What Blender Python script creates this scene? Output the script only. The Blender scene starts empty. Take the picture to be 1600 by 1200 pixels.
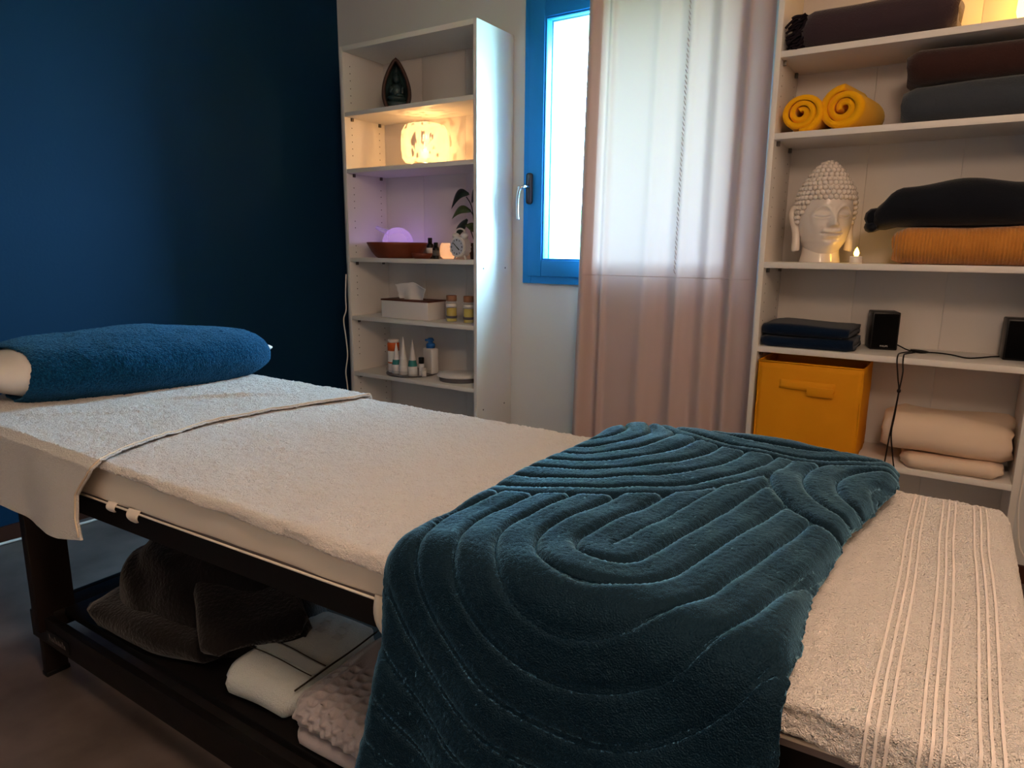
import bpy, bmesh, math, random
from math import pi, sin, cos, sqrt, exp, atan2, radians
from mathutils import Vector, Matrix, noise

random.seed(7)
S = bpy.context.scene
COL = S.collection

# ------------------------------------------------------------------ camera
cam_d = bpy.data.cameras.new('camera'); cam = bpy.data.objects.new('camera', cam_d); COL.objects.link(cam)
F_PX = 1061.3
cam_d.sensor_fit = 'HORIZONTAL'; cam_d.sensor_width = 36.0
cam_d.lens = F_PX / 1600 * 36.0
cam_d.clip_start = 0.02
YAW, PITCH, ROLL = 0.5752, 0.1964, 0.0094
fw = Vector((-sin(YAW) * cos(PITCH), cos(YAW) * cos(PITCH), -sin(PITCH)))
rt = Vector((cos(YAW), sin(YAW), 0)); up = rt.cross(fw)
rt2 = rt * cos(ROLL) + up * sin(ROLL); up2 = -rt * sin(ROLL) + up * cos(ROLL)
cam.matrix_world = Matrix(((rt2.x, up2.x, -fw.x, 2.882), (rt2.y, up2.y, -fw.y, -2.731), (rt2.z, up2.z, -fw.z, 1.092), (0, 0, 0, 1)))
S.camera = cam

# ------------------------------------------------------------------ world, exposure
W = bpy.data.worlds.new('sky'); S.world = W; W.use_nodes = True
bg = W.node_tree.nodes['Background']
bg.inputs['Color'].default_value = (0.43, 0.75, 1.0, 1)
bg.inputs['Strength'].default_value = 98.0
S.view_settings.view_transform = 'Standard'; S.view_settings.look = 'None'
S.view_settings.exposure = 0.0; S.view_settings.gamma = 1.0; S.view_settings.use_curve_mapping = False
cy = S.cycles
cy.use_denoising = True
cy.max_bounces = 10; cy.diffuse_bounces = 6; cy.glossy_bounces = 4; cy.transmission_bounces = 8; cy.transparent_max_bounces = 12
cy.sample_clamp_indirect = 6.0
cy.caustics_reflective = False; cy.caustics_refractive = False

WIN_X0, WIN_X1, WIN_Z0, WIN_Z1 = 1.178, 2.20, 0.937, 2.165
pl = bpy.data.lights.new('window_portal', 'AREA'); pl.shape = 'RECTANGLE'; pl.size = WIN_X1 - WIN_X0; pl.size_y = WIN_Z1 - WIN_Z0
pl.cycles.is_portal = True
po = bpy.data.objects.new('window_portal', pl); COL.objects.link(po)
po.location = ((WIN_X0 + WIN_X1) / 2, 0.16, (WIN_Z0 + WIN_Z1) / 2); po.rotation_euler = (radians(-90), 0, 0)

# ------------------------------------------------------------------ materials
def srgb(r, g, b):
    f = lambda c: (c / 255 / 12.92) if c <= 10 else ((c / 255 + .055) / 1.055) ** 2.4
    return (f(r), f(g), f(b), 1)

def mat(name, col, rough=.6, spec=.3, bump=None, var=None, sheen=0., metal=0., emit=None, coat=0., trans=0., ior=1.45, alpha=1., sheen_tint=None):
    """bump: list of (scale, strength, distance, kind); var: (scale, amount, second colour)"""
    m = bpy.data.materials.new(name); m.use_nodes = True
    nt = m.node_tree; N = nt.nodes; L = nt.links; b = N['Principled BSDF']
    b.inputs['Base Color'].default_value = col; b.inputs['Roughness'].default_value = rough
    b.inputs['Specular IOR Level'].default_value = spec; b.inputs['Metallic'].default_value = metal
    b.inputs['IOR'].default_value = ior
    b.inputs['Sheen Weight'].default_value = sheen; b.inputs['Coat Weight'].default_value = coat
    if sheen: b.inputs['Sheen Roughness'].default_value = .2 if name == 'teal_fleece' else .45
    if sheen_tint: b.inputs['Sheen Tint'].default_value = sheen_tint
    b.inputs['Transmission Weight'].default_value = trans; b.inputs['Alpha'].default_value = alpha
    if emit:
        b.inputs['Emission Color'].default_value = emit[0]; b.inputs['Emission Strength'].default_value = emit[1]
    tc = N.new('ShaderNodeTexCoord')
    if var:
        n = N.new('ShaderNodeTexNoise'); n.inputs['Scale'].default_value = var[0]; n.inputs['Detail'].default_value = 5
        L.new(tc.outputs['Object'], n.inputs['Vector'])
        r = N.new('ShaderNodeMapRange'); r.inputs[1].default_value = .35; r.inputs[2].default_value = .68
        r.inputs[3].default_value = 0; r.inputs[4].default_value = var[1]
        L.new(n.outputs['Fac'], r.inputs[0])
        mx = N.new('ShaderNodeMix'); mx.data_type = 'RGBA'
        mx.inputs['A'].default_value = col; mx.inputs['B'].default_value = var[2]
        L.new(r.outputs[0], mx.inputs['Factor']); L.new(mx.outputs['Result'], b.inputs['Base Color'])
    prev = None
    for (sc, st, ds, kind) in (bump or []):
        if kind == 'voronoi':
            t = N.new('ShaderNodeTexVoronoi'); t.inputs['Scale'].default_value = sc; out = t.outputs['Distance']
        elif kind == 'ribs':
            t = N.new('ShaderNodeTexWave'); t.inputs['Scale'].default_value = sc; t.bands_direction = 'X'; t.inputs['Distortion'].default_value = 1.2; t.inputs['Detail Scale'].default_value = 3.; out = t.outputs['Fac']
        elif kind == 'weave':
            t = N.new('ShaderNodeTexWave'); t.inputs['Scale'].default_value = sc; t.bands_direction = 'Z'; t.inputs['Distortion'].default_value = 1.5; out = t.outputs['Fac']
        else:
            t = N.new('ShaderNodeTexNoise'); t.inputs['Scale'].default_value = sc; t.inputs['Detail'].default_value = 3; out = t.outputs['Fac']
        L.new(tc.outputs['Object'], t.inputs['Vector'])
        bp = N.new('ShaderNodeBump'); bp.inputs['Strength'].default_value = st; bp.inputs['Distance'].default_value = ds
        L.new(out, bp.inputs['Height'])
        if prev: L.new(prev.outputs['Normal'], bp.inputs['Normal'])
        prev = bp
    if prev: L.new(prev.outputs['Normal'], b.inputs['Normal'])
    return m

M = {}
M['wall'] = mat('wall_paint', srgb(211, 212, 213), .85, .1, [(60, .12, .004, 'noise')], (3, .25, srgb(203, 203, 204)))
M['ceiling'] = mat('ceiling_paint', srgb(215, 212, 206), .9, .1)
M['room'] = mat('room_paint', srgb(240, 234, 226), .9, .1)
M['navy_wall'] = mat('navy_wall_paint', (.0045, .032, .078, 1), .7, .12, [(90, .15, .003, 'noise')], (2.5, .3, (.004, .029, .071, 1)))
M['floor'] = mat('dark_waxed_floor', srgb(118, 106, 102), .42, .4, [(14, .12, .004, 'noise')], (6, .9, srgb(86, 76, 72)))
M['skirt'] = mat('brown_skirting', srgb(70, 38, 26), .5, .3, [(40, .1, .002, 'noise')])
M['reveal'] = mat('white_reveal', srgb(225, 230, 232), .8, .2)
M['blue_frame'] = mat('blue_window_paint', (.010, .20, .56, 1), .5, .25, [(120, .05, .001, 'noise')])
M['melamine'] = mat('white_melamine', srgb(226, 222, 218), .42, .4, [(200, .03, .0006, 'noise')])
M['backboard'] = mat('white_backboard', srgb(212, 206, 202), .6, .25)
M['hole'] = mat('pin_hole', srgb(40, 34, 30), .9, .1)
M['pin'] = mat('steel_pin', srgb(110, 104, 98), .35, .5, metal=.8)
M['black_paint'] = mat('black_stained_wood', srgb(16, 13, 12), .5, .3, [(60, .15, .002, 'noise')])
M['brown_leg'] = mat('dark_leg_wood', srgb(24, 16, 13), .55, .3, [(60, .15, .002, 'noise')])
M['knob'] = mat('knob_brown', srgb(60, 30, 22), .4, .4)
M['vinyl'] = mat('grey_vinyl', srgb(128, 118, 118), .5, .35)
M['sheet'] = mat('cream_sheet', srgb(242, 230, 215), .85, .1, [(420, .12, .001, 'noise'), (9, .25, .01, 'noise')], sheen=.15)
M['terry'] = mat('white_terry', srgb(238, 232, 228), .95, .05, [(260, .9, .006, 'noise'), (700, .7, .003, 'voronoi'), (40, .35, .012, 'noise')], sheen=.5)
M['terry_pink'] = mat('warm_white_terry', srgb(239, 231, 226), .95, .05, [(240, .9, .006, 'noise'), (650, .7, .003, 'voronoi'), (36, .4, .012, 'noise')], sheen=.5)
M['flatband'] = mat('woven_band', srgb(238, 227, 221), .8, .1, [(800, .2, .001, 'noise')])
M['towel_band'] = mat('pale_woven_band', srgb(196, 200, 200), .8, .1, [(800, .2, .001, 'noise')])
M['stitch'] = mat('dark_stitching', srgb(58, 50, 42), .8, .1)
M['hem'] = mat('stitched_hem', srgb(226, 206, 182), .85, .1, [(600, .2, .001, 'noise')])
M['blue_terry'] = mat('petrol_blue_terry', (.0015, .022, .066, 1), .95, .05, [(260, 1., .006, 'noise')], (190, 1., (.005, .068, .16, 1)), sheen=.4, sheen_tint=(.2, .55, .9, 1))
M['velvet'] = mat('teal_fleece', (.0008, .0064, .0155, 1), .9, .0, [(520, .8, .003, 'noise'), (110, .3, .004, 'noise')], (14, .6, (.0011, .0092, .021, 1)), sheen=.8, sheen_tint=(.24, .6, 1., 1))
def add_nap(m, col, rough, ior):
    """forward gloss of a brushed pile: strong only at grazing angles"""
    nt = m.node_tree; N = nt.nodes; L = nt.links; b = N['Principled BSDF']; out = N['Material Output']
    g_ = N.new('ShaderNodeBsdfAnisotropic'); g_.distribution = 'BECKMANN'; g_.inputs['Color'].default_value = col; g_.inputs['Roughness'].default_value = rough
    L.new(b.inputs['Normal'].links[0].from_socket, g_.inputs['Normal'])
    f_ = N.new('ShaderNodeFresnel'); f_.inputs['IOR'].default_value = ior; mx = N.new('ShaderNodeMixShader')
    L.new(f_.outputs[0], mx.inputs[0]); L.new(b.outputs[0], mx.inputs[1]); L.new(g_.outputs[0], mx.inputs[2]); L.new(mx.outputs[0], out.inputs['Surface'])
add_nap(M['velvet'], (.40, .76, 1., 1), .6, 1.4)
M['fleece'] = mat('dark_grey_fleece', srgb(32, 29, 29), .95, .05, [(120, .6, .006, 'noise')], (20, .6, srgb(20, 18, 19)), sheen=.25)
M['white_towel'] = mat('pale_terry', srgb(226, 232, 230), .95, .05, [(280, .9, .005, 'noise'), (700, .7, .003, 'voronoi')], sheen=.4)
M['mauve'] = mat('mauve_waffle', srgb(172, 164, 167), .92, .05, [(350, .5, .002, 'noise')], sheen=.4)
M['pillowcase'] = mat('white_pillowcase', srgb(230, 222, 214), .8, .1, [(14, .3, .01, 'noise')])
M['wood_bowl'] = mat('red_brown_wood', srgb(128, 62, 36), .45, .4, [(60, .1, .002, 'noise')], (20, .6, srgb(100, 44, 24)))
M['walnut'] = mat('walnut_lid', srgb(92, 48, 36), .5, .3, [(80, .1, .001, 'noise')])
M['white_plastic'] = mat('white_plastic', srgb(228, 224, 222), .35, .4)
M['white_matte'] = mat('white_card', srgb(222, 216, 214), .7, .2)
M['tissue'] = mat('tissue_paper', srgb(235, 232, 230), .9, .05)
M['black_plastic'] = mat('black_plastic', srgb(14, 14, 15), .4, .35)
M['black_cloth'] = mat('speaker_cloth', srgb(11, 11, 12), .95, .1, [(900, .5, .001, 'voronoi')])
M['cable_black'] = mat('black_cable', srgb(22, 18, 18), .5, .3)
M['cable_white'] = mat('white_cable', srgb(230, 224, 218), .5, .3)
M['orange'] = mat('orange_plastic', srgb(214, 98, 40), .45, .35)
M['blue_plastic'] = mat('blue_plastic', srgb(46, 108, 176), .4, .35)
M['teal_print'] = mat('teal_print', srgb(52, 130, 128), .5, .3)
M['grey_plastic'] = mat('grey_plastic', srgb(96, 90, 90), .5, .3)
M['oil'] = mat('yellow_oil', srgb(206, 180, 50), .12, .5)
M['glass'] = mat('clear_bottle_glass', (.95, .96, .95, 1), .05, .5, alpha=.16)
M['cork'] = mat('copper_cap', srgb(150, 104, 76), .5, .3, [(90, .3, .002, 'noise')])
M['leaf_dark'] = mat('dark_leaf', srgb(28, 40, 34), .4, .4, [(30, .3, .003, 'noise')])
M['leaf_olive'] = mat('olive_leaf', srgb(70, 84, 50), .45, .35, [(30, .3, .003, 'noise')])
M['stem'] = mat('plant_stem', srgb(40, 44, 30), .6, .2)
M['pot'] = mat('dark_pot', srgb(52, 36, 34), .5, .3)
M['statue'] = mat('teal_bronze', srgb(44, 66, 68), .45, .4, [(70, .4, .004, 'noise')], (30, .8, srgb(28, 40, 44)))
M['statue_rim'] = mat('brown_bronze', srgb(66, 44, 36), .5, .35, [(60, .4, .004, 'noise')])
M['ceramic'] = mat('white_glazed_ceramic', srgb(226, 216, 208), .22, .5, coat=.4)
M['yellow_fleece'] = mat('yellow_fleece', srgb(246, 176, 22), .95, .05, [(160, .5, .004, 'noise')], sheen=.5, sheen_tint=(1, .8, .3, 1))
M['brown_blanket'] = mat('dark_brown_blanket', srgb(58, 38, 36), .95, .05, [(200, .5, .004, 'noise')], sheen=.3)
M['slate_blanket'] = mat('slate_grey_blanket', srgb(60, 66, 74), .95, .05, [(200, .5, .004, 'noise')], sheen=.3)
M['plaid'] = mat('charcoal_mauve_plaid', srgb(62, 50, 56), .95, .05, [(220, .5, .003, 'noise')], sheen=.35)
M['fringe'] = mat('black_fringe', srgb(34, 28, 34), .95, .05, [(200, .5, .003, 'noise')])
M['black_blanket'] = mat('black_blanket', srgb(24, 27, 34), .95, .05, [(260, .4, .003, 'noise')], sheen=.2)
M['ochre'] = mat('ochre_ribbed_blanket', srgb(206, 136, 62), .92, .05, [(34, .7, .004, 'ribs'), (180, .5, .003, 'noise')], (18, .5, srgb(182, 112, 46)), sheen=.4)
M['navy_towel'] = mat('navy_towel', srgb(14, 30, 52), .95, .05, [(300, .6, .004, 'noise')], sheen=.15)
M['yellow_box'] = mat('mustard_felt', srgb(226, 150, 20), .7, .2, [(300, .2, .001, 'noise'), (11, .35, .01, 'noise')], (6, .4, srgb(206, 130, 12)))
M['box_in'] = mat('box_lining', srgb(120, 74, 20), .8, .1)
M['quilt'] = mat('white_quilt', srgb(226, 204, 184), .9, .05, [(500, .2, .001, 'noise'), (22, .3, .008, 'noise')])
M['chrome'] = mat('brushed_steel', srgb(205, 208, 214), .2, .5, metal=1.)
M['handle_dark'] = mat('dark_handle', srgb(44, 44, 56), .35, .4)
M['lettering'] = mat('silver_lettering', srgb(215, 210, 205), .4, .4)
M['clock_face'] = mat('clock_dial', srgb(190, 196, 214), .5, .3)
M['grass'] = mat('lawn', srgb(110, 132, 70), .9, .1, [(40, .5, .03, 'noise')], (2, .6, srgb(80, 104, 50)))
M['hedge'] = mat('hedge_leaves', srgb(86, 112, 60), .8, .1, [(20, .6, .05, 'noise')])

def curtain_mat():
    m = bpy.data.materials.new('pale_pink_curtain'); m.use_nodes = True
    nt = m.node_tree; N = nt.nodes; L = nt.links; N.clear()
    out = N.new('ShaderNodeOutputMaterial'); d = N.new('ShaderNodeBsdfDiffuse'); t = N.new('ShaderNodeBsdfTranslucent'); mx = N.new('ShaderNodeAddShader')
    d.inputs['Color'].default_value = srgb(196, 172, 166)
    t.inputs['Color'].default_value = (.053, .0345, .0295, 1)
    tc = N.new('ShaderNodeTexCoord'); w = N.new('ShaderNodeTexNoise'); w.inputs['Scale'].default_value = 500
    L.new(tc.outputs['Object'], w.inputs['Vector'])
    b = N.new('ShaderNodeBump'); b.inputs['Strength'].default_value = .2; b.inputs['Distance'].default_value = .001
    L.new(w.outputs['Fac'], b.inputs['Height']); L.new(b.outputs['Normal'], d.inputs['Normal'])
    L.new(d.outputs[0], mx.inputs[0]); L.new(t.outputs[0], mx.inputs[1]); L.new(mx.outputs[0], out.inputs['Surface'])
    return m
M['curtain'] = curtain_mat()

def pane_mat():
    m = bpy.data.materials.new('window_glass'); m.use_nodes = True
    nt = m.node_tree; N = nt.nodes; L = nt.links; N.clear()
    out = N.new('ShaderNodeOutputMaterial'); t = N.new('ShaderNodeBsdfTransparent'); g = N.new('ShaderNodeBsdfGlossy'); mx = N.new('ShaderNodeMixShader')
    t.inputs['Color'].default_value = (.93, .97, .98, 1); g.inputs['Roughness'].default_value = .02
    mx.inputs['Fac'].default_value = .05
    L.new(t.outputs[0], mx.inputs[1]); L.new(g.outputs[0], mx.inputs[2]); L.new(mx.outputs[0], out.inputs['Surface'])
    return m
M['pane'] = pane_mat()

def glow_mat(name, col, strength, spots=None, scale=(38, 38, 12), spot_lo=.58, alpha=1.):
    """a lit translucent shade; spots: darker colour of the mottling in the glass"""
    m = bpy.data.materials.new(name); m.use_nodes = True
    nt = m.node_tree; N = nt.nodes; L = nt.links; b = N['Principled BSDF']
    b.inputs['Base Color'].default_value = (.6, .5, .4, 1); b.inputs['Roughness'].default_value = .25
    b.inputs['Alpha'].default_value = alpha; b.inputs['Emission Strength'].default_value = strength; b.inputs['Emission Color'].default_value = col
    if spots:
        tc = N.new('ShaderNodeTexCoord'); mp = N.new('ShaderNodeMapping'); mp.inputs['Scale'].default_value = scale
        n = N.new('ShaderNodeTexNoise'); n.inputs['Scale'].default_value = 1.; n.inputs['Detail'].default_value = 2
        r = N.new('ShaderNodeMapRange'); r.inputs[1].default_value = spot_lo; r.inputs[2].default_value = spot_lo + .05
        mx = N.new('ShaderNodeMix'); mx.data_type = 'RGBA'; mx.inputs['A'].default_value = col; mx.inputs['B'].default_value = spots
        L.new(tc.outputs['Object'], mp.inputs['Vector']); L.new(mp.outputs[0], n.inputs['Vector']); L.new(n.outputs['Fac'], r.inputs[0])
        L.new(r.outputs[0], mx.inputs['Factor']); L.new(mx.outputs['Result'], b.inputs['Emission Color'])
        if alpha < 1:
            ar = N.new('ShaderNodeMapRange'); ar.inputs[3].default_value = alpha; ar.inputs[4].default_value = 1.
            L.new(r.outputs[0], ar.inputs[0]); L.new(ar.outputs[0], b.inputs['Alpha'])
    return m
M['lamp_glass'] = glow_mat('mottled_lamp_glass', (1., .62, .27, 1), .8, (.36, .15, .045, 1), (50, 50, 17), .565, .72)
M['lamp_glass2'] = glow_mat('amber_lamp_glass', (1., .50, .09, 1), 9.0)
M['fill_globe'] = glow_mat('fill_globe', (1., .70, .49, 1), 33.)  # glow of the added pendant, an unseen warm fill source
M['bulb'] = glow_mat('lamp_bulb', (1., .72, .3, 1), 6.)
M['candle_glow'] = glow_mat('peach_candle_glass', (1., .45, .2, 1), .8)
M['flame'] = glow_mat('led_flame', (1., .52, .05, 1), 34.)
M['mist'] = glow_mat('violet_mist_dome', (.36, .25, .9, 1), .30, alpha=.42)

# ------------------------------------------------------------------ builders
def obj(name, me, material=None, parent=None, smooth=True, world=False):
    if isinstance(me, bmesh.types.BMesh):
        bm = me; me = bpy.data.meshes.new(name)
        bmesh.ops.recalc_face_normals(bm, faces=bm.faces)
        bm.to_mesh(me); bm.free()
    o = bpy.data.objects.new(name, me); COL.objects.link(o)
    if material: me.materials.append(M[material] if isinstance(material, str) else material)
    if smooth:
        for p in me.polygons: p.use_smooth = True
        if smooth == 'auto':
            try: me.set_sharp_from_angle(angle=radians(38))
            except Exception: pass
    if parent:
        o.parent = parent
        if world and parent.parent is None: o.matrix_parent_inverse = Matrix.Translation(-parent.location)
    return o

def thing(name, label, cat, loc=(0, 0, 0), rz=0, group=None):
    o = bpy.data.objects.new(name, None); COL.objects.link(o); o.empty_display_size = .05
    o.location = loc; o.rotation_euler = (0, 0, rz); tag(o, label, cat, group)
    return o

def tag(o, label, cat, group=None):
    o['label'] = label; o['category'] = cat
    if group: o['group'] = group
    return o

def struct(o): o['kind'] = 'structure'; return o

def box(bm, x0, x1, y0, y1, z0, z1, bev=0., seg=2):
    v = [bm.verts.new(c) for c in ((x0, y0, z0), (x1, y0, z0), (x1, y1, z0), (x0, y1, z0), (x0, y0, z1), (x1, y0, z1), (x1, y1, z1), (x0, y1, z1))]
    fs = [bm.faces.new([v[i] for i in f]) for f in ((0, 3, 2, 1), (4, 5, 6, 7), (0, 1, 5, 4), (1, 2, 6, 5), (2, 3, 7, 6), (3, 0, 4, 7))]
    if bev:
        es = list({e for f in fs for e in f.edges})
        bmesh.ops.bevel(bm, geom=es, offset=bev, segments=seg, profile=.5, affect='EDGES')
    return bm

def B(x0, x1, y0, y1, z0, z1, bev=.001, seg=2):
    return box(bmesh.new(), x0, x1, y0, y1, z0, z1, bev, seg)

def lathe(prof, seg=32, bm=None, c=(0, 0), closed=True, sx=1., sy=1.):
    bm = bm or bmesh.new(); rings = []
    for r, z in prof:
        if r < 1e-6: rings.append([bm.verts.new((c[0], c[1], z))])
        else: rings.append([bm.verts.new((c[0] + sx * r * cos(2 * pi * k / seg), c[1] + sy * r * sin(2 * pi * k / seg), z)) for k in range(seg)])
    for a, b in zip(rings, rings[1:]):
        for k in range(seg):
            k2 = (k + 1) % seg
            if len(a) == 1 and len(b) == 1: continue
            if len(a) == 1: bm.faces.new((a[0], b[k], b[k2]))
            elif len(b) == 1: bm.faces.new((a[k], b[0], a[k2]))
            else: bm.faces.new((a[k], b[k], b[k2], a[k2]))
    if closed:
        if len(rings[0]) > 1: bm.faces.new(rings[0])
        if len(rings[-1]) > 1: bm.faces.new(rings[-1])
    return bm

def spline(pts, n=10):
    out = []; P = [Vector(p) for p in pts]
    for i in range(len(P) - 1):
        p0 = P[max(i - 1, 0)]; p1 = P[i]; p2 = P[i + 1]; p3 = P[min(i + 2, len(P) - 1)]
        for k in range(n):
            t = k / n
            out.append(.5 * ((2 * p1) + (p2 - p0) * t + (2 * p0 - 5 * p1 + 4 * p2 - p3) * t * t + (3 * p1 - p0 - 3 * p2 + p3) * t ** 3))
    out.append(P[-1]); return out

def tube(pts, r, seg=8, bm=None, smooth_n=0):
    bm = bm or bmesh.new()
    P = spline(pts, smooth_n) if smooth_n else [Vector(p) for p in pts]
    rings = []; nrm = None
    for i, p in enumerate(P):
        t = (P[min(i + 1, len(P) - 1)] - P[max(i - 1, 0)]).normalized()
        if nrm is None: nrm = t.orthogonal().normalized()
        nrm = (nrm - t * nrm.dot(t)).normalized(); bn = t.cross(nrm)
        rr = r(i / (len(P) - 1)) if callable(r) else r
        rings.append([bm.verts.new(p + nrm * rr * cos(2 * pi * k / seg) + bn * rr * sin(2 * pi * k / seg)) for k in range(seg)])
    for a, b in zip(rings, rings[1:]):
        for k in range(seg): bm.faces.new((a[k], a[(k + 1) % seg], b[(k + 1) % seg], b[k]))
    bm.faces.new(rings[0]); bm.faces.new(rings[-1]); return bm

def ball(c, r, bm=None, seg=10, sc=(1, 1, 1)):
    bm = bm or bmesh.new()
    g = bmesh.ops.create_uvsphere(bm, u_segments=seg, v_segments=max(5, seg * 2 // 3), radius=r)
    for v in g['verts']: v.co = Vector((v.co.x * sc[0] + c[0], v.co.y * sc[1] + c[1], v.co.z * sc[2] + c[2]))
    return bm

def disc_y(bm, c, r, y0, y1, seg=20):
    """short cylinder along y"""
    a = [bm.verts.new((c[0] + r * cos(2 * pi * k / seg), y0, c[1] + r * sin(2 * pi * k / seg))) for k in range(seg)]
    b = [bm.verts.new((c[0] + r * cos(2 * pi * k / seg), y1, c[1] + r * sin(2 * pi * k / seg))) for k in range(seg)]
    for k in range(seg): bm.faces.new((a[k], a[(k + 1) % seg], b[(k + 1) % seg], b[k]))
    bm.faces.new(a); bm.faces.new(b); return bm

def grid(nu, nv, f, thick=0., closed_u=False):
    """surface f(u,v) -> Vector; with thickness the sheet gets a back side and rims"""
    P = [[f(i / nu, j / nv) for j in range(nv + 1)] for i in range(nu + (0 if closed_u else 1))]
    n_u = len(P)
    verts = [tuple(p) for row in P for p in row]; faces = []
    idx = lambda i, j: (i % n_u) * (nv + 1) + j
    for i in range(nu):
        for j in range(nv): faces.append((idx(i, j), idx(i + 1, j), idx(i + 1, j + 1), idx(i, j + 1)))
    me = bpy.data.meshes.new('sheet'); me.from_pydata(verts, [], faces); me.update()
    if thick:
        no = [Vector(v.normal) for v in me.vertices]; n0 = len(verts)
        verts2 = verts + [tuple(Vector(v) - n * thick) for v, n in zip(verts, no)]
        f2 = faces + [tuple(n0 + k for k in reversed(fc)) for fc in faces]
        for j in range(nv):
            if not closed_u:
                f2.append((idx(0, j), idx(0, j + 1), n0 + idx(0, j + 1), n0 + idx(0, j)))
                f2.append((idx(nu, j + 1), idx(nu, j), n0 + idx(nu, j), n0 + idx(nu, j + 1)))
        for i in range(nu):
            f2.append((idx(i + 1, 0), idx(i, 0), n0 + idx(i, 0), n0 + idx(i + 1, 0)))
            f2.append((idx(i, nv), idx(i + 1, nv), n0 + idx(i + 1, nv), n0 + idx(i, nv)))
        bpy.data.meshes.remove(me); me = bpy.data.meshes.new('sheet'); me.from_pydata(verts2, [], f2); me.update()
    return me

def nz(x, y, z=0., s=1.): return noise.noise(Vector((x * s, y * s, z * s)))
def sm(a, b, x):
    t = min(1., max(0., (x - a) / (b - a))); return t * t * (3 - 2 * t)
def lerp(a, b, t): return a + (b - a) * t
def pw(x, pts):
    if x <= pts[0][0]: return pts[0][1]
    for (a, fa), (b, fb) in zip(pts, pts[1:]):
        if x <= b: return lerp(fa, fb, (x - a) / (b - a))
    return pts[-1][1]

def bend_path(pts, r):
    """polyline with rounded corners -> (total length, function arc length -> point)"""
    P = [Vector(p) for p in pts]; out = [P[0]]
    for a, b, c in zip(P, P[1:], P[2:]):
        d0 = (a - b).normalized(); d1 = (c - b).normalized()
        for k in range(9):
            t = k / 8; out.append((b + d0 * r) * (1 - t) ** 2 + b * 2 * t * (1 - t) + (b + d1 * r) * t * t)
    out.append(P[-1]); cum = [0.]
    for a, b in zip(out, out[1:]): cum.append(cum[-1] + (b - a).length)
    def at(s):
        s = min(max(s, 0), cum[-1])
        for k in range(len(cum) - 1):
            if s <= cum[k + 1] + 1e-9:
                return out[k].lerp(out[k + 1], (s - cum[k]) / max(1e-9, cum[k + 1] - cum[k]))
        return out[-1]
    return cum[-1], at

def folded(w, d, h, n, seed=0, wob=.004, front=.5, disp=None, nw=26, tight=.94, shrink=.012):
    """folded textile: n layers zigzagging in depth (y from -d/2 front to d/2), width along x, base z 0.
    Odd joints fold at the front, so the front shows rounded folds."""
    t = h / n; hw = t * .5 * tight; cl = []      # centre line with half thickness
    for k in range(n):
        z = t * (k + .5); ys = [lerp(d / 2 - t * .5, -d / 2 + t * .5, q / 14) for q in range(15)]
        if k % 2: ys = ys[::-1]
        for y in ys: cl.append((y, z))
        if k < n - 1:
            e = -1 if k % 2 == 0 else 1
            for q in range(1, 6):
                a = -pi / 2 + pi * q / 6
                cl.append((e * (d / 2 - t * .5) + e * cos(a) * t * front, z + t * .5 + sin(a) * t * .5))
    left, right = [], []
    for i, (y, z) in enumerate(cl):
        a = cl[max(i - 1, 0)]; b = cl[min(i + 1, len(cl) - 1)]
        ty, tz = b[0] - a[0], b[1] - a[1]; l = math.hypot(ty, tz) or 1
        left.append((y - tz / l * hw, z + ty / l * hw)); right.append((y + tz / l * hw, z - ty / l * hw))
    def cap(p, q, sgn):                            # rounded free edge
        cx_, cz_ = (p[0] + q[0]) / 2, (p[1] + q[1]) / 2
        return [(cx_ + sgn * hw * .7 * sin(pi * k / 4), cz_ + (p[1] - cz_) * cos(pi * k / 4)) for k in range(1, 4)]
    s0 = 1; s1 = 1 if n % 2 == 0 else -1
    loop = left + cap(left[-1], right[-1], s1) + right[::-1] + cap(right[0], left[0], s0)
    m = len(loop)
    def f(u, v):
        y, z = loop[int(round(u * m)) % m]
        x = (v - .5) * w
        e = min(v, 1 - v) * w
        k = 1 - shrink / max(h, .02) * 2 * (1 - sm(0, .03, e)) if e < .03 else 1
        zz = h / 2 + (z - h / 2) * k; yy = y * (1 - (1 - k) * .5)
        zz += wob * nz(x * 6 + seed, y * 5, z * 20) * min(1, z / h * 2 + .1); yy += wob * 1.5 * nz(x * 5, z * 9 + seed, y * 3 + 7)
        xx = x + wob * 2 * nz(y * 7, z * 30 + seed, 3) * (1 if e < .05 else .3)
        if disp: 
            dx = disp(xx, yy, zz); zz += dx
        return Vector((xx, yy, max(0, zz)))
    P = [[f(i / m, j / nw) for j in range(nw + 1)] for i in range(m)]
    bm = bmesh.new(); V = [[bm.verts.new(p) for p in row] for row in P]
    for i in range(m):
        for j in range(nw): bm.faces.new((V[i][j], V[(i + 1) % m][j], V[(i + 1) % m][j + 1], V[i][j + 1]))
    nc = len(cl); off = len(left) + 3             # end caps: strip between left and right sides
    for j in (0, nw):
        for i in range(nc - 1):
            a, b = V[i][j], V[i + 1][j]; c, d_ = V[off + nc - 1 - (i + 1)][j], V[off + nc - 1 - i][j]
            try: bm.faces.new((a, b, c, d_))
            except ValueError: pass
        bm.faces.new([V[k][j] for k in (nc - 1, nc, nc + 1, nc + 2, nc + 3)])
        bm.faces.new([V[k % m][j] for k in (m - 4, m - 3, m - 2, m - 1, m)])
    return bm

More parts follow.
